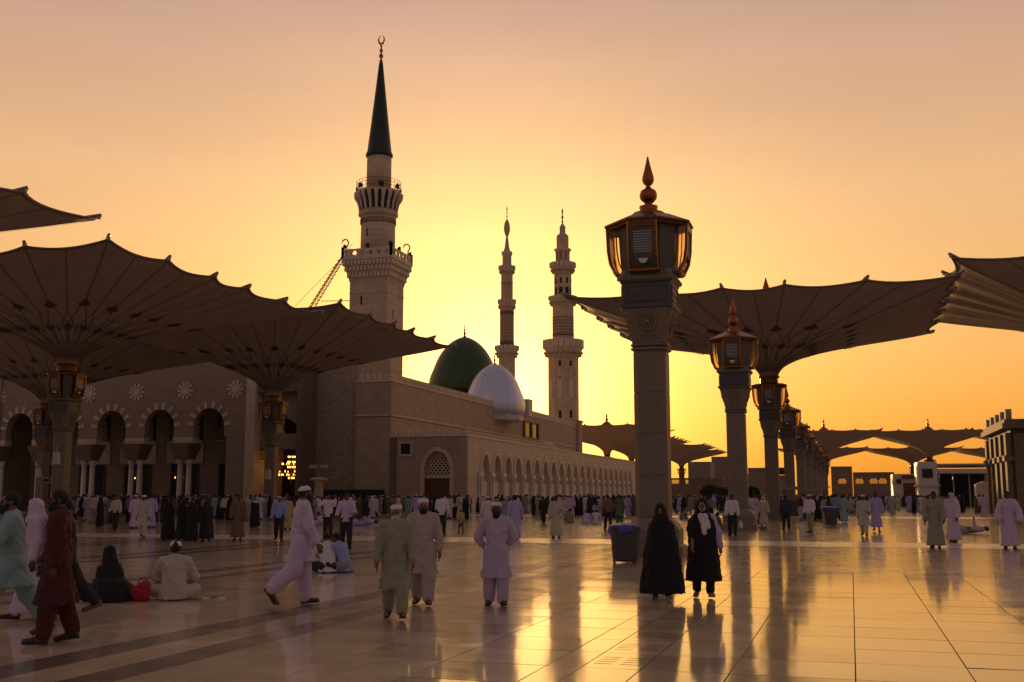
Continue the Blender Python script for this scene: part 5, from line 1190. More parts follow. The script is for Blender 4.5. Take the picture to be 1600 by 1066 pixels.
stand(97, 968, dict(h=1.62, hip=(12, -26), knee=(6, 14), foot=(4, -20), arm=((12, 6, 30), (-10, 6, 14)), lean=3, skin='skin_dark', hair='hair', robe='c_charcoal', robe_kw=KURTA(hem=.72, hemw=(.105, .10)), trousers='c_charcoal', shoe=True, shoes='c_brown'), 90, 'person in dark clothes mostly hidden behind the man in maroon, brown shoe trailing')
stand(52, 968, dict(h=1.62, hip=(18, -16), knee=(5, 12), foot=(5, -15), arm=((-8, 6, 14), (16, 6, 20)), lean=4, head=(0, 6), skin='skin_dark', scarf='c_lilac', robe='c_lilac', robe_name='robe', robe_kw=dict(hem=.10, hemw=(.15, .20), folds=(8, .06, .2)), trousers='c_lilac'), 84, 'person in lilac white robe and headscarf between the teal and maroon men')
# walking man in lilac
stand(468, 946, dict(h=1.80, hip=(7, -15), knee=(2, 34), foot=(4, -56), arm=((-6, 8, 8), (14, 8, 12)), lean=2, head=(6, 3), skin='skin_mid', beard='hair', hair='hair', cap='c_cap', robe='c_lilac', robe_kw=KURTA(hem=.66, hemw=(.115, .135), belly=.012, folds=(8, .05, .3)), trousers='c_lilac', leg_kw=dict(r=(.078, .07, .058))), -84, 'man in lilac tunic and white cap striding to the right, heel lifted', vox=.013)
# three men walking to the camera
stand(617, 968, dict(h=1.52, hip=(14, -12), knee=(4, 14), foot=(8, -18), arm=((4, 12, 14), (-2, 14, 16)), lean=2, head=(-6, -3), skin='skin', longbeard='beard_white', cap='c_cap', robe='c_olive', robe_kw=KURTA(hem=.40, hemw=(.148, .115), belly=.016, fit=.97, folds=(8, .09, .8), sleeve_r=(.046, .038)), trousers='c_olive', leg_kw=dict(r=(.075, .066, .052))), 176, 'bearded old man in olive tunic and white cap walking towards the camera', vox=.013)
stand(660, 946, dict(h=1.61, hip=(12, -12), knee=(4, 12), foot=(6, -14), arm=((-4, 13, 12), (4, 16, 14)), lean=1, head=(8, -4), skin='skin', beard='hair', cap='c_cap', hair='beard_white', robe='c_taupe', robe_kw=KURTA(hem=.48, hemw=(.138, .11), belly=.01, fit=.97, folds=(7, .08, 2.0), sleeve_r=(.045, .036)), trousers='c_taupe', leg_kw=dict(r=(.08, .072, .056))), 172, 'man in greyish taupe tunic and white cap, behind the olive man', vox=.013)
stand(775, 947, dict(h=1.55, hip=(4, -6), knee=(3, 5), foot=(4, -4), lean=0, hands=(((.07, -.06, -.16), (.0, -.09, -.24)), ((.07, -.06, -.16), (.02, -.085, -.25))), head=(0, 0), skin='skin_dark', longbeard='hair', cap='c_cap', robe='c_lavender', robe_kw=KURTA(hem=.42, hemw=(.148, .115), belly=.008, folds=(7, .08, 1.7)), trousers='c_lavender', leg_kw=dict(r=(.075, .066, .058))), 180, 'black bearded man in lavender tunic with both hands behind his back', vox=.013)
# two women in black
stand(1035, 938, dict(h=1.51, hip=(9, -8), knee=(4, 10), foot=(4, -10), lean=1, skin='skin', cloak='c_black', cloak_kw=dict(hem=.11, w=.235, d=.16, shoulder=.15, hc0=(0, 0)), trousers='c_black', shoes='c_grey', shoe=True), 178, 'woman fully wrapped in a wide black cloak, left of the pair', vox=.013)
tw, Kw = stand(1100, 934, dict(h=1.57, hip=(8, -8), knee=(4, 9), foot=(4, -10), lean=1, skin='skin', free_arm=True, arm=((4, 17, 12), (8, 8, 30)), wimple='c_cap', cloak='c_black', cloak_kw=dict(hem=.27, w=.185, d=.15, shoulder=.168, seed=4, folds=(9, .06, 1), hr=1.16, op=1.45), trousers='c_black', leg_kw=dict(r=(.06, .05, .045)), shoes='c_grey', shoe=True), 182, 'woman with pale headscarf and lilac sleeve in black cloak, right of the pair', vox=.013)
VC = Kw['hc']
el, wr_ = Kw['arms'][0]; S0 = Kw['sh'][0]; F = Fld(np.minimum(S0, wr_) - .15, np.maximum(S0, wr_) + .15, .013); F.cone(S0, el, .078, .072, .03); F.cone(el, el + (wr_ - el) * .9, .07, .055, .02); F.wrinkle(.005, 4); V, Q = F.mesh(); obj('sleeve', np_mesh('sleeve', V, Q, 'c_violet'), tw)
F = Fld(VC - np.array((.2, .2, .75)), VC + np.array((.2, .35, .1)), .013)
F.cone(Kw['neck'] + np.array((.02, .10, -.02)), Kw['neck'] + np.array((-.03, .16, -.30)), .05, .035, .03); F.cone(Kw['neck'] + np.array((-.05, .10, -.02)), Kw['neck'] + np.array((-.09, .16, -.20)), .045, .035, .03); F.wrinkle(.006, 5); V, Q = F.mesh(); obj('scarf_end', np_mesh('scarf_end', V, Q, 'c_cap'), tw)
# seated people ------------------------------------------------
SIT = lambda **k: dict(dict(h=1.70, zp=.12, legs=(((.30, .26, .14), (.02, .34, .07), None), ((.30, .26, .14), (-.02, .40, .08), None)), hands=(((.06, .10, -.15), (-.02, .20, -.22)), ((.06, .10, -.15), (-.02, .20, -.22))), lean=8, noshoes=True), **k)
SROBE = lambda **k: dict({'hem': .02, 'hemw': (.125, .10), 'folds': (7, .03, .3)}, **k)
def sitter(px, py, spec, deg, label, **k): return stand(px, py, SIT(**spec), deg, label, **k)
sitter(270, 938, dict(h=1.74, skin='skin_dark', cap='c_cap', hair='hair', robe='c_cream', robe_kw=SROBE(fit=1.05, seed=5), trousers='c_cream', leg_kw=dict(r=(.07, .06, .05), end=.95)), -6, 'man in cream tunic and white cap sitting on the floor with his back turned', vox=.013)
t, K = sitter(172, 940, dict(h=1.62, lean=14, skin='skin', cloak='c_black', cloak_kw=dict(hem=.015, w=.20, d=.19, shoulder=.14, seed=3, folds=(7, .06, 2)), trousers='c_black', leg_kw=dict(r=(.08, .085, .08), end=1)), 15, 'woman in black cloak sitting on the floor beside the red bag', vox=.013)
sitter(512, 895, dict(h=1.66, lean=22, head=(0, -25), skin='skin_mid', hair='hair', robe='c_white', robe_kw=SROBE(seed=7), trousers='c_charcoal', leg_kw=dict(r=(.075, .06, .05), end=.95)), 10, 'man in white shirt sitting hunched on the floor, back turned', vox=.014)
sitter(541, 894, dict(h=1.68, lean=24, head=(10, -10), skin='skin_mid', hair='hair', robe='c_blue', robe_kw=SROBE(seed=8), trousers='c_grey', leg_kw=dict(r=(.07, .06, .05), end=.95)), 55, 'man in pale blue shirt sitting on the floor facing left', vox=.014)
# red bag, cloth, bin ------------------------------------------
bx_, by_ = ground(219, 939)
F = Fld((-.3, -.3, -.02), (.3, .3, .45), .014); F.ell((0, 0, .12), (.17, .13, .14), .02); F.ell((.05, .02, .22), (.10, .08, .09), .05); F.cone((-.12, 0, .05), (.13, -.03, .06), .07, .07, .03); F.wrinkle(.010, 3); F.cut((0, 0, -1), -.004); V, Q = F.mesh()
t = thing('bag', 'crumpled red bag on the floor between the seated woman and man', 'bag', (bx_, by_, 0)); obj('sack', np_mesh('sack', V, Q, 'c_red'), t); b = MB(); b.tube([(.02 + .09 * math.cos(a), .02, .27 + .08 * math.sin(a)) for a in [math.pi * k / 8 for k in range(9)]], .012, 5); b.build('handle', 'c_red', t)
cx_, cy_ = ground(333, 936); t = thing('cloth', 'small green and white folded cloth lying on the floor', 'cloth', (cx_, cy_, 0), R(20)); b = MB(); b.prism([(-.17, -.06), (.17, -.05), (.19, .05), (-.15, .07)], .0, .018, 'z'); b.build('fold', 'c_cap', t); b = MB(); b.prism([(-.05, -.065), (.06, -.06), (.08, .06), (-.03, .07)], .018, .03, 'z'); b.build('stripe', 'c_green', t)
def bin_(px, py, label, s=1.0, bag=True):
    x, y = ground(px, py); t = thing('rubbish_bin', label, 'rubbish bin', (x, y, 0), YAW); b = MB(); b.sq([(.31 * s, .05), (.34 * s, .1), (.40 * s, .98 * s), (.43 * s, .99 * s), (.43 * s, 1.04 * s)], ch=.2); b.build('barrel', 'bin_grey', t)
    F = Fld((-.6, -.6, .75 * s), (.6, .6, 1.25 * s), .02); F.loft([.86 * s, .95 * s, 1.06 * s, 1.10 * s, 1.13 * s], [0] * 5, [0] * 5, np.array([.455, .47, .46, .42, .2]) * s, np.array([.455, .47, .46, .42, .2]) * s, .01, (11, np.array([.06, .05, .02, .03, .06]), .3)); F.wrinkle(.010, 4); V, Q = F.mesh(); obj('bag', np_mesh('bag', V, Q, 'bag_blue'), t)
    for sx_ in (-.25, .25): b = MB(); b.tube([(sx_ - .03, .3 * s, .06), (sx_ + .03, .3 * s, .06)], .06, 10); b.build('wheel', 'dark', t)
bin_(977, 880, 'grey bin lined with a bright blue bag left of the nearest lantern column', .86); bin_(1297, 822, 'blue lined bin right of the low roofed stand', .95); bin_(122, 806, 'blue lined bin behind the maroon man near the large parasol column', .9)
# right hand side walkers --------------------------------------
ROBE = lambda **k: dict({'hem': .10, 'hemw': (.155, .125), 'folds': (8, .06, .5), 'sleeve_r': (.052, .05)}, **k)
stand(1463, 857, dict(h=1.80, hip=(8, -6), knee=(3, 6), arm=((4, 12, 10), (-2, 12, 12)), skin='skin_dark', hair='hair', robe='c_olive', robe_name='robe', robe_kw=ROBE(hemw=(.16, .125))), 168, 'man in long olive robe walking at right, nearest of that pair', vox=.016)
stand(1491, 848, dict(h=1.76, hip=(6, -6), knee=(3, 6), arm=((4, 10, 20), (2, 8, 14)), skin='skin_dark', scarf='c_lavender', robe='c_lilac', robe_name='robe', robe_kw=ROBE(), head=(-20, 0)), 150, 'person in lilac robe with checked scarf beside the olive robed man', vox=.016)
stand(1579, 858, dict(h=1.80, hip=(6, -6), knee=(2, 5), arm=((2, 18, 8), (0, 16, 8)), skin='skin_dark', hair='hair', robe='c_lilac', robe_name='robe', robe_kw=ROBE(hemw=(.155, .12), sleeve_r=(.06, .07))), 180, 'dark haired man in wide sleeved lilac robe at the right edge', vox=.016)
stand(1351, 838, dict(h=1.72, hip=(18, -16), knee=(4, 22), foot=(8, -20), arm=((10, 8, 60), (-10, 8, 14)), skin='skin_dark', cap='c_cap', robe='c_cream', robe_kw=KURTA(hem=.45), trousers='c_cream'), 172, 'man in cream tunic with bent arm, left of the pair before the kiosk', vox=.016)
stand(1370, 831, dict(h=1.82, hip=(12, -12), knee=(3, 16), arm=((-8, 12, 10), (12, 14, 10)), skin='skin_dark', hair='hair', robe='c_violet', robe_name='robe', robe_kw=ROBE(hem=.22, sleeve_r=(.056, .055))), 176, 'tall man in violet robe, right of the pair before the kiosk', vox=.016)
t, K = stand(1145, 838, dict(h=1.70, hip=(6, -6), knee=(3, 5), arm=((2, 10, 10), (0, 10, 8)), skin='skin_dark', hair='hair', robe='c_cap', robe_name='shirt', robe_kw=dict(hem=.86, hemw=(.105, .082), folds=(6, .02, 0), sleeve_r=(.044, .036)), trousers='c_charcoal', shoe=True), 175, 'man in white shirt and dark trousers in front of second lantern column', vox=.016)
F = Fld((-.2, -.2, -.02), (.2, .2, .4), .014); F.ell((0, 0, .12), (.10, .08, .13), .02); F.cone((0, 0, .2), (0, 0, .33), .04, .02, .03); F.wrinkle(.006, 2); V, Q = F.mesh(); gx, gy = ground(1153, 838); o = obj('plastic_bag', np_mesh('plastic_bag', V, Q, 'c_cap'), None, (gx + .12, gy - .02, .32)); tag(o, 'white plastic bag hanging from the hand of the white shirted man', 'bag')
gx, gy = ground(1518, 834); t, K = person(dict(h=1.70, hip=(4, -2), knee=(8, 4), arm=((0, 20, 10), (30, 30, 60)), skin='skin_dark', hair='hair', robe='c_taupe', robe_kw=KURTA(hem=.5), trousers='c_olive', noshoes=True), (gx - .6, gy), 0, 'man lying on the floor behind the lilac robed person', vox=.018); t.rotation_euler = (R(90), 0, R(80) + YAW); t.location = (gx - .95, gy - .1, .17)
# middle distance, left ----------------------------------------
SH = lambda **k: dict({'hem': .84, 'hemw': (.105, .082), 'folds': (6, .02, 0), 'sleeve_r': (.042, .034)}, **k)
MID = [
 (180, 829, dict(h=1.68, hip=(8, -6), arm=((0, 12, 20), (6, 10, 30)), skin='skin_mid', hair='hair', robe='c_cream', robe_kw=SH(), trousers='c_charcoal', shoe=True), 150, 'man in cream shirt and dark trousers standing left of the white robed group'),
 (156, 823, dict(h=1.58, cloak='c_black', cloak_kw=dict(hem=.06, w=.15, d=.13), skin='skin'), 40, 'woman in black cloak standing left of the cream shirted man'),
 (210, 826, dict(h=1.70, skin='skin_dark', cap='c_cap', robe='c_lilac', robe_name='robe', robe_kw=ROBE()), 20, 'man in lilac robe and cap, left of the white robed group of three'),
 (223, 841, dict(h=1.70, hip=(14, -14), knee=(3, 20), skin='skin_dark', cap='c_cap', robe='c_cream', robe_kw=KURTA(hem=.5), trousers='c_cream'), 160, 'man in cream tunic and white cap walking before two lilac robed men'),
 (235, 825, dict(h=1.74, skin='skin_dark', hair='hair', robe='c_violet', robe_name='robe', robe_kw=ROBE()), -20, 'man in violet robe, right of the white robed group of three'),
 (262, 845, dict(h=1.60, cloak='c_black', cloak_kw=dict(hem=.05, w=.17, d=.14, seed=2), skin='skin'), 170, 'woman in black cloak, leftmost of the black cloaked group'),
 (284, 846, dict(h=1.58, cloak='c_black', cloak_kw=dict(hem=.10, w=.16, d=.14, seed=5), skin='skin'), 150, 'woman in black cloak with feet showing, second of the black cloaked group'),
 (299, 847, dict(h=1.56, cloak='c_black', cloak_kw=dict(hem=.05, w=.15, d=.13, seed=6), skin='skin'), 190, 'woman in black cloak at the middle of the black cloaked group'),
 (322, 846, dict(h=1.60, cloak='c_charcoal', cloak_kw=dict(hem=.10, w=.17, d=.14, seed=7), skin='skin'), 165, 'woman in charcoal cloak at the right end of the black cloaked group'),
 (371, 845, dict(h=1.72, hip=(6, -6), skin='skin_dark', hair='hair', robe='c_brown', robe_name='robe', robe_kw=ROBE(hem=.14)), 175, 'man in long brown robe walking right of the black cloaked women'),
 (398, 824, dict(h=1.60, cloak='c_black', cloak_kw=dict(hem=.05, w=.18, d=.15, seed=8), skin='skin', scarf='c_cap'), 20, 'woman in black cloak with pale headscarf right of the brown robed man'),
 (435, 845, dict(h=1.66, hip=(12, -12), knee=(3, 16), arm=((0, 12, 14), (0, 12, 14)), skin='skin_mid', hair='beard_white', robe='c_blue', robe_kw=SH(), trousers='c_charcoal', shoe=True), 176, 'man in pale blue shirt and dark trousers left of the striding lilac man'),
 (450, 828, dict(h=1.60, skin='skin_mid', hair='hair', robe='c_yellow', robe_name='robe', robe_kw=ROBE()), 30, 'person in yellowish robe just left of the striding lilac man'),
 (512, 842, dict(h=1.72, hip=(4, -4), arm=((70, 20, 95), (70, 20, 95)), skin='skin_mid', hair='hair', robe='c_cap', robe_kw=SH(), trousers='c_charcoal', shoe=True), 170, 'man in white shirt lifting both hands to his face to take a photo'),
 (540, 858, dict(h=1.74, hip=(4, -3), arm=((14, 14, 70), (8, 14, 60)), skin='skin_dark', hair='hair', robe='c_lilac', robe_kw=SH(), trousers='c_charcoal', shoe=True), 178, 'dark haired man in pinkish shirt standing behind the two seated men'),
 (690, 836, dict(h=1.76, hip=(8, -8), arm=((6, 12, 70), (0, 12, 20)), skin='skin_dark', hair='hair', robe='c_cap', robe_kw=SH(), trousers='c_charcoal', shoe=True), -10, 'man in white shirt seen from behind, just right of the taupe man'),
 (720, 833, dict(h=1.05, hip=(8, -8), knee=(2, 10), skin='skin_dark', hair='hair', robe='c_yellow', robe_kw=dict(hem=.45, hemw=(.12, .1), folds=(5, .02, 0)), trousers='c_brown', shoe=True), 10, 'small child in yellow shirt between taupe man and lavender man'),
 (805, 843, dict(h=1.70, hip=(14, -18), knee=(3, 20), arm=((-6, 12, 14), (10, 12, 14)), skin='skin_dark', hair='hair', robe='c_violet', robe_kw=KURTA(hem=.55), trousers='c_violet'), 4, 'man in violet tunic walking away, right of the black bearded man'),
 (790, 838, dict(h=1.66, skin='skin_dark', hair='beard_white', robe='c_grey', robe_kw=KURTA(hem=.6), trousers='c_grey'), 0, 'man in grey tunic half hidden by the violet tunic man'),
 (762, 836, dict(h=1.64, skin='skin_dark', cap='c_cap', robe='c_white', robe_kw=KURTA(hem=.55), trousers='c_white'), 5, 'man in white tunic half hidden behind the black bearded man'),
 (869, 842, dict(h=1.66, hip=(6, -6), arm=((4, 8, 90), (0, 10, 12)), skin='skin_dark', hair='hair', robe='c_cream', robe_name='robe', robe_kw=ROBE(hem=.13)), 178, 'man in long cream robe with hand at his chest before the annex arches'),
 (849, 818, dict(h=1.62, hip=(10, -10), knee=(3, 14), skin='skin_dark', hair='hair', robe='c_charcoal', robe_kw=KURTA(hem=.6), trousers='c_charcoal'), 160, 'person in charcoal clothes walking left of the cream robed man'),
 (950, 827, dict(h=1.72, hip=(8, -8), skin='skin_dark', hair='hair', robe='c_brown', robe_kw=SH(), trousers='c_charcoal', shoe=True), 10, 'man in brown shirt and dark trousers left of the nearest lantern column'),
 (968, 820, dict(h=1.74, hip=(6, -6), skin='skin_dark', hair='hair', robe='c_green', robe_kw=KURTA(hem=.5), trousers='c_green'), 0, 'man in dark green tunic above the bin with the blue bag'),
 (1267, 832, dict(h=1.72, hip=(8, -8), arm=((6, 10, 30), (0, 10, 20)), skin='skin_dark', cap='c_cap', robe='c_cap', robe_kw=SH(), trousers='c_olive', shoe=True), 150, 'man in white shirt and cap in front of the low roofed stand'),
 (1194, 826, dict(h=1.62, scarf='c_cap', skin='skin_mid', robe='c_cream', robe_name='robe', robe_kw=ROBE(hem=.2)), 170, 'woman in cream robe and headscarf at the third column foot'),
 (1229, 828, dict(h=1.70, hip=(5, -5), skin='skin_dark', hair='hair', robe='c_navy', robe_kw=SH(), trousers='c_charcoal', shoe=True), 10, 'man in navy shirt left of the low roofed stand'),
 (1538, 806, dict(h=1.76, skin='skin_dark', hair='hair', robe='c_lilac', robe_name='robe', robe_kw=ROBE()), 0, 'man in lilac robe seen from behind before the gabled booth'),
]
for (px, py, spec, deg, lab) in MID: stand(px, py, dict(spec), deg, lab, vox=.02)
for (px, py, col, hat, deg, lab) in ((893, 817, 'c_olive', None, 120, 'person in olive sitting on the floor, first of the seated row by the annex'), (918, 819, 'c_lilac', None, 20, 'child sized person in lilac sitting in the row by the annex'), (932, 819, 'c_white', 'c_cap', 10, 'capped person in white sitting in the row by the annex'), (988, 806, 'c_lilac', 'c_cap', 0, 'capped person in lilac sitting left of the nearest lantern column'),
                              (1125, 830, 'c_brown', None, 90, 'person in brown sitting between the two women and the white shirted man'), (1072, 812, 'c_grey', None, 100, 'person in grey sitting on the floor just above the two women')):
    sitter(px, py, dict(h=1.5 if 'child' in lab else 1.66, skin='skin_dark', cap=hat, hair='hair', robe=col, robe_kw=SROBE(), trousers=col, leg_kw=dict(r=(.07, .06, .05), end=.95)), deg, lab, vox=.022)
for (px, py, rz, lab) in ((566, 822, 80, 'person wrapped in white lying on the floor right of the pinkish shirted man'), (490, 822, 95, 'person wrapped in white lying on the floor left of the pinkish shirted man')):
    gx, gy = ground(px, py); t, K = person(dict(h=1.6, skin='skin_dark', hair='hair', hip=(20, 30), knee=(40, 30), arm=((20, 10, 30), (20, 10, 60)), robe='c_violet' if px > 500 else 'c_lilac', robe_kw=ROBE(hem=.2), noshoes=True), (gx, gy), 0, lab, vox=.022); t.rotation_euler = (R(90), 0, R(rz) + YAW); t.location = (gx - .7, gy, .18)
# prayer rug beyond
gx, gy = ground(1062, 806); b = MB(); b.box(-1.3, 1.3, -.5, .5, 0, .02); o = b.build('rug', 'carpet', None, (gx, gy, .002)); tag(o, 'dark rug spread on the floor just above the two women', 'rug')
# ============================================================ THE CROWD
def crowd_mesh(spec, vox=.034):
    K = skeleton(**spec); parts = []
    F = Fld((-.6, -.5, -.05), (.6, .5, 1.95), vox); h = K['h']
    me = body_mesh(K, .03, 'skin_dark', fingers=False); parts.append((np.array([v.co[:] for v in me.vertices]), [list(p.vertices) for p in me.polygons], 0)); bpy.data.meshes.remove(me)
    if spec.get('cloak'): parts.append((*cloak_field(K, vox, **spec['cloak_kw']).mesh(), 1))
    if spec.get('robe_kw'): parts.append((*robe_field(K, vox, **spec['robe_kw']).mesh(), 1))
    if spec.get('tr'): parts.append((*legs_field(K, vox).mesh(), 2))
    for kd, sl in (('cap', 3), ('hair', 3), ('scarf', 3)):
        if spec.get(kd): parts.append((*cap_field(K, .024, kd).__iter__(), sl))
    V, Fc, m = [], [], []
    for (v, f, sl) in parts:
        o = len(V); V += [tuple(p) for p in v]; Fc += [[i + o for i in q] for q in (f.tolist() if hasattr(f, 'tolist') else f)]; m += [sl] * len(f)
    me = bpy.data.meshes.new('crowd_person'); me.from_pydata(V, [], Fc); me.polygons.foreach_set('material_index', m); me.polygons.foreach_set('use_smooth', [True] * len(Fc))
    for k in ('skin_dark', 'c_white', 'c_charcoal', 'hair'): me.materials.append(M[k])
    return me
CV = {
 'robe': [crowd_mesh(dict(h=1.72, robe_kw=ROBE(seed=1), hair=1, arm=((4, 10, 10), (-6, 10, 12)))), crowd_mesh(dict(h=1.70, hip=(14, -12), knee=(3, 14), robe_kw=ROBE(seed=2, hem=.16, hemw=(.14, .14)), hair=1, arm=((18, 8, 12), (-16, 8, 12)))), crowd_mesh(dict(h=1.74, robe_kw=ROBE(seed=3), hair=1, arm=((20, 10, 80), (4, 10, 16))))],
 'robe_cap': [crowd_mesh(dict(h=1.72, robe_kw=ROBE(seed=4), cap=1)), crowd_mesh(dict(h=1.68, hip=(16, -14), knee=(4, 18), robe_kw=KURTA(hem=.5), tr=1, cap=1, arm=((16, 8, 12), (-14, 8, 12)))), crowd_mesh(dict(h=1.72, robe_kw=ROBE(seed=5), scarf=1))],
 'shirt': [crowd_mesh(dict(h=1.70, robe_kw=SH(), tr=1, hair=1)), crowd_mesh(dict(h=1.74, hip=(16, -16), knee=(4, 20), robe_kw=SH(), tr=1, hair=1, arm=((14, 8, 20), (-12, 8, 14)))), crowd_mesh(dict(h=1.7, robe_kw=SH(), tr=1, hair=1, arm=((40, 10, 80), (10, 10, 60))))],
 'cloak': [crowd_mesh(dict(h=1.58, cloak=1, cloak_kw=dict(hem=.05, w=.17, d=.14))), crowd_mesh(dict(h=1.62, cloak=1, cloak_kw=dict(hem=.08, w=.15, d=.13, seed=4)))],
}
WORD = {'c_white': 'white', 'c_lilac': 'lilac', 'c_lavender': 'lavender', 'c_cream': 'cream', 'c_grey': 'grey', 'c_violet': 'violet', 'c_brown': 'brown', 'c_olive': 'olive', 'c_maroon': 'maroon', 'c_blue': 'pale blue', 'c_black': 'black', 'c_charcoal': 'charcoal', 'c_teal': 'teal', 'c_green': 'dark green', 'c_navy': 'navy'}
rng = random.Random(21); placed = []; far = MB()
AVOID = [(RX, 30.4 + 24 * k) for k in range(10)] + [(UX - .5, 57.7), (-46.1, 81.3), (-69.6, 82), (RX + 24, 78.4)]
def zone(px): return ('before the shaded portico' if px < 390 else 'before the gateway and rough wall' if px < 615 else 'at the near end of the annex' if px < 760 else 'along the arches of the annex' if px < 1000 else 'between first and second lantern columns' if px < 1140 else 'beyond the lantern row' if px < 1310 else 'before the white kiosk' if px < 1480 else 'before the pillared building')
def weighted(px): return 1
tries = 0; NCROWD = 285; CR = []
while len(placed) < NCROWD and tries < 9000:
    tries += 1
    px = rng.uniform(112, 1000) if rng.random() < .70 else rng.choice((rng.uniform(1045, 1575), rng.uniform(1160, 1330)))
    z = rng.betavariate(1.6, 1.5)
    if px < 1000: py = 797 + 17 * z if px > 400 else 800 + 20 * z
    else: py = 794 + 20 * z * z + (10 * z if 1160 < px < 1330 else 0)
    x, y = ground(px, py)
    if placed and rng.random() < .45:                               # people keep company: stand close to somebody already there
        a, b_, _ = rng.choice(placed[-40:]); x, y = a + rng.uniform(-.9, .9), b_ + rng.uniform(-.7, .7); px, py, _d = proj(x, y, 0)
    if y > (PY - 1.5 if px < 470 else HY - 2 if px < 735 else 400) or (px > 735 and px < 1000 and x < AX + 1.5): continue
    if any((x - a) ** 2 + (y - b) ** 2 < 2.5 for a, b in AVOID) or any((x - a) ** 2 + (y - b) ** 2 < .2 for a, b, _ in placed): continue
    if px > 1500 and x > GX - 1 and y > GY - 1: continue
    if any(abs(px - q[0]) < 11 and py > q[1] - 4 and py < q[1] + 1 for q in MID): continue
    u = rng.random(); fam = 'robe' if u < .33 else 'robe_cap' if u < .53 else 'shirt' if u < .67 else 'cloak'
    if 240 < px < 345 and rng.random() < .5: fam = 'cloak'
    if fam == 'cloak': c1, c2, c3 = rng.choice(['c_black', 'c_black', 'c_charcoal']), 'c_black', 'c_black'
    elif fam == 'shirt': c1, c2, c3 = rng.choice(['c_white', 'c_blue', 'c_lilac', 'c_maroon', 'c_grey', 'c_navy']), rng.choice(['c_charcoal', 'c_charcoal', 'c_brown']), 'hair'
    elif fam == 'robe_cap': c1 = rng.choice(['c_white', 'c_lilac', 'c_cream', 'c_lavender', 'c_violet', 'c_grey']); c2, c3 = c1, 'c_cap'
    else: c1 = rng.choice(['c_white', 'c_lilac', 'c_cream', 'c_grey', 'c_violet', 'c_brown', 'c_olive', 'c_white', 'c_teal', 'c_green']); c2, c3 = c1, 'hair'
    vi = rng.randrange(len(CV[fam])); me = CV[fam][vi]; o = bpy.data.objects.new('person', me); COL.objects.link(o); o.location = (x, y, 0); o.rotation_euler = (0, 0, rng.uniform(0, 6.28)); s = rng.uniform(.93, 1.06) if rng.random() > .07 or fam == 'cloak' else rng.uniform(.58, .72); o.scale = (s * rng.uniform(.95, 1.1), s * rng.uniform(.95, 1.1), s)
    for i, c in enumerate((rng.choice(['skin_dark', 'skin_dark', 'skin_mid']), c1, c2, c3)): o.material_slots[i].link = 'OBJECT'; o.material_slots[i].material = M[c]
    what = {'cloak': f'{WORD[c1]} cloaked woman', 'shirt': f'{WORD.get(c1)} shirted man', 'robe_cap': f'{WORD.get(c1)} robed, white capped person', 'robe': f'{WORD.get(c1)} robed bare headed person'}[fam]
    if s < .8: what = what.replace('person', 'child').replace('man', 'child')
    placed.append((x, y, px)); CR.append((px, o, what, zone(px)))
ORD = ['leftmost', 'second', 'third', 'fourth', 'fifth', 'sixth', 'seventh', 'eighth', 'ninth', 'tenth', 'eleventh', 'twelfth', 'thirteenth', 'fourteenth', 'fifteenth', 'sixteenth', 'seventeenth', 'eighteenth', 'nineteenth', 'twentieth'] + ['twenty-' + q for q in ('first', 'second', 'third', 'fourth', 'fifth', 'sixth', 'seventh', 'eighth', 'ninth')]
CR.sort(key=lambda q: q[0]); sets = {}
for px, o, what, zn in CR: sets.setdefault((what, zn), []).append(o)
for (what, zn), L in sets.items():
    for i, o in enumerate(L): tag(o, f'small {what} {zn}' + ('' if len(L) == 1 else f', {ORD[i]}' + ('' if i == 0 else ' from left')), 'person', f'crowd {zn}')
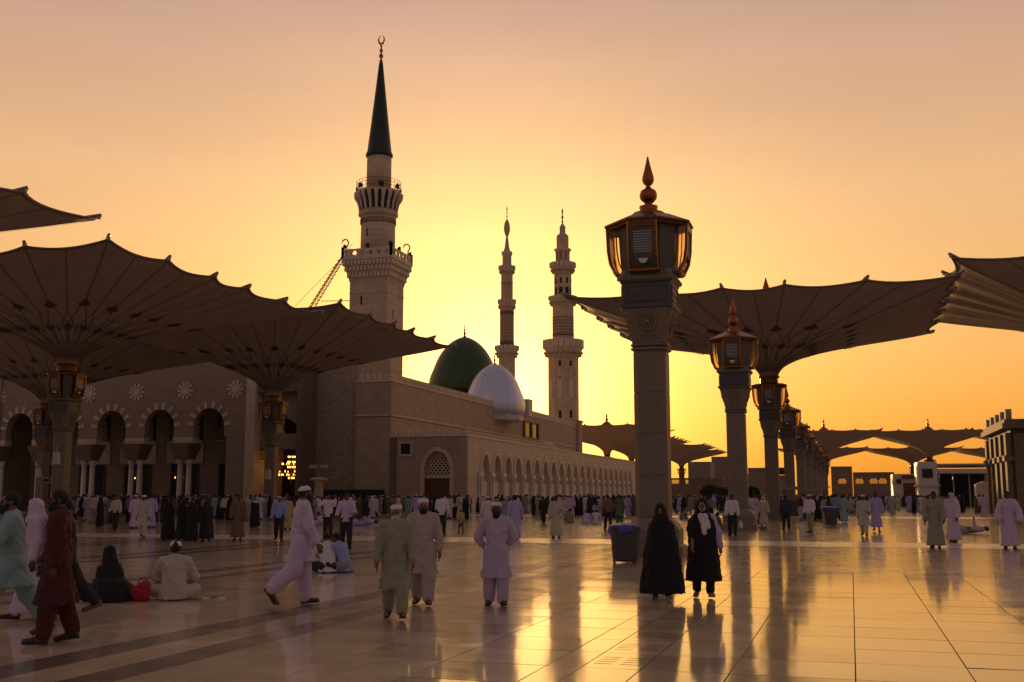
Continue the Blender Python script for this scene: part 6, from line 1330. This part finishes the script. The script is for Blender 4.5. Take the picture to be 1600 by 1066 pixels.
# those beyond, too many and too small to pick apart
LOWV = [crowd_mesh(sp, .06) for sp in (dict(h=1.72, robe_kw=ROBE(seed=1), hair=1), dict(h=1.70, hip=(14, -12), knee=(3, 14), robe_kw=ROBE(seed=2, hem=.16, hemw=(.14, .14)), cap=1, arm=((18, 8, 12), (-16, 8, 12))), dict(h=1.58, cloak=1, cloak_kw=dict(hem=.05, w=.17, d=.14)), dict(h=1.70, hip=(10, -8), robe_kw=SH(), tr=1, hair=1))]
LOWV = [(np.array([v.co[:] for v in me.vertices]), [tuple(p.vertices) for p in me.polygons], np.array([p.material_index for p in me.polygons])) for me in LOWV]
cols = ['skin_dark', 'hair', 'c_cap', 'c_white', 'c_lilac', 'c_cream', 'c_black', 'c_charcoal', 'c_violet', 'c_grey', 'c_brown', 'c_green']
VV, FF, MMx = [], [], []
for _ in range(620):
    for _t in range(30):
        px = rng.uniform(112, 1000) if rng.random() < .66 else rng.uniform(1045, 1560)
        py = rng.uniform(789, 803) if px > 1000 else rng.uniform(794, 803) if px > 735 else rng.uniform(796, 806); x, y = ground(px, py)
        if y > (PY - 1 if px < 470 else HY - 1 if px < 735 else 400) or (735 < px < 1000 and x < AX + 1) or (px > 1450 and y > 150) or (px > 1500 and x > GX - 1 and y > GY - 1) or any((x - a) ** 2 + (y - b) ** 2 < 2 for a, b in AVOID): continue
        if any((x - a) ** 2 + (y - b) ** 2 < .3 for a, b, _ in placed): continue
        break
    else: continue
    placed.append((x, y, px)); k = rng.choice([0, 0, 1, 1, 2, 2, 2, 2, 3]); v, f, m = LOWV[k]; s = rng.uniform(.94, 1.08); a = rng.uniform(0, 6.28); ca, sa = math.cos(a) * s, math.sin(a) * s; o = len(VV)
    VV += np.stack([x + v[:, 0] * ca - v[:, 1] * sa, y + v[:, 0] * sa + v[:, 1] * ca, v[:, 2] * s], 1).tolist(); FF += [[i + o for i in q] for q in f]
    c1 = rng.choice([6, 6, 7]) if k == 2 else rng.choice([3, 4, 5, 8, 9, 9, 10, 10, 11, 7, 7]); lut = np.array([0, c1, rng.choice([7, 7, 10]) if k == 3 else c1, 2 if k == 1 else 1]); MMx += lut[m].tolist()
cv = bpy.data.meshes.new('crowd'); cv.from_pydata(VV, [], FF); [cv.materials.append(M[c]) for c in cols]; cv.polygons.foreach_set('material_index', MMx); cv.polygons.foreach_set('use_smooth', [True] * len(FF)); o = obj('crowd', cv); tag(o, 'mass of tiny far people along the foot of the buildings', 'crowd', kind='stuff')
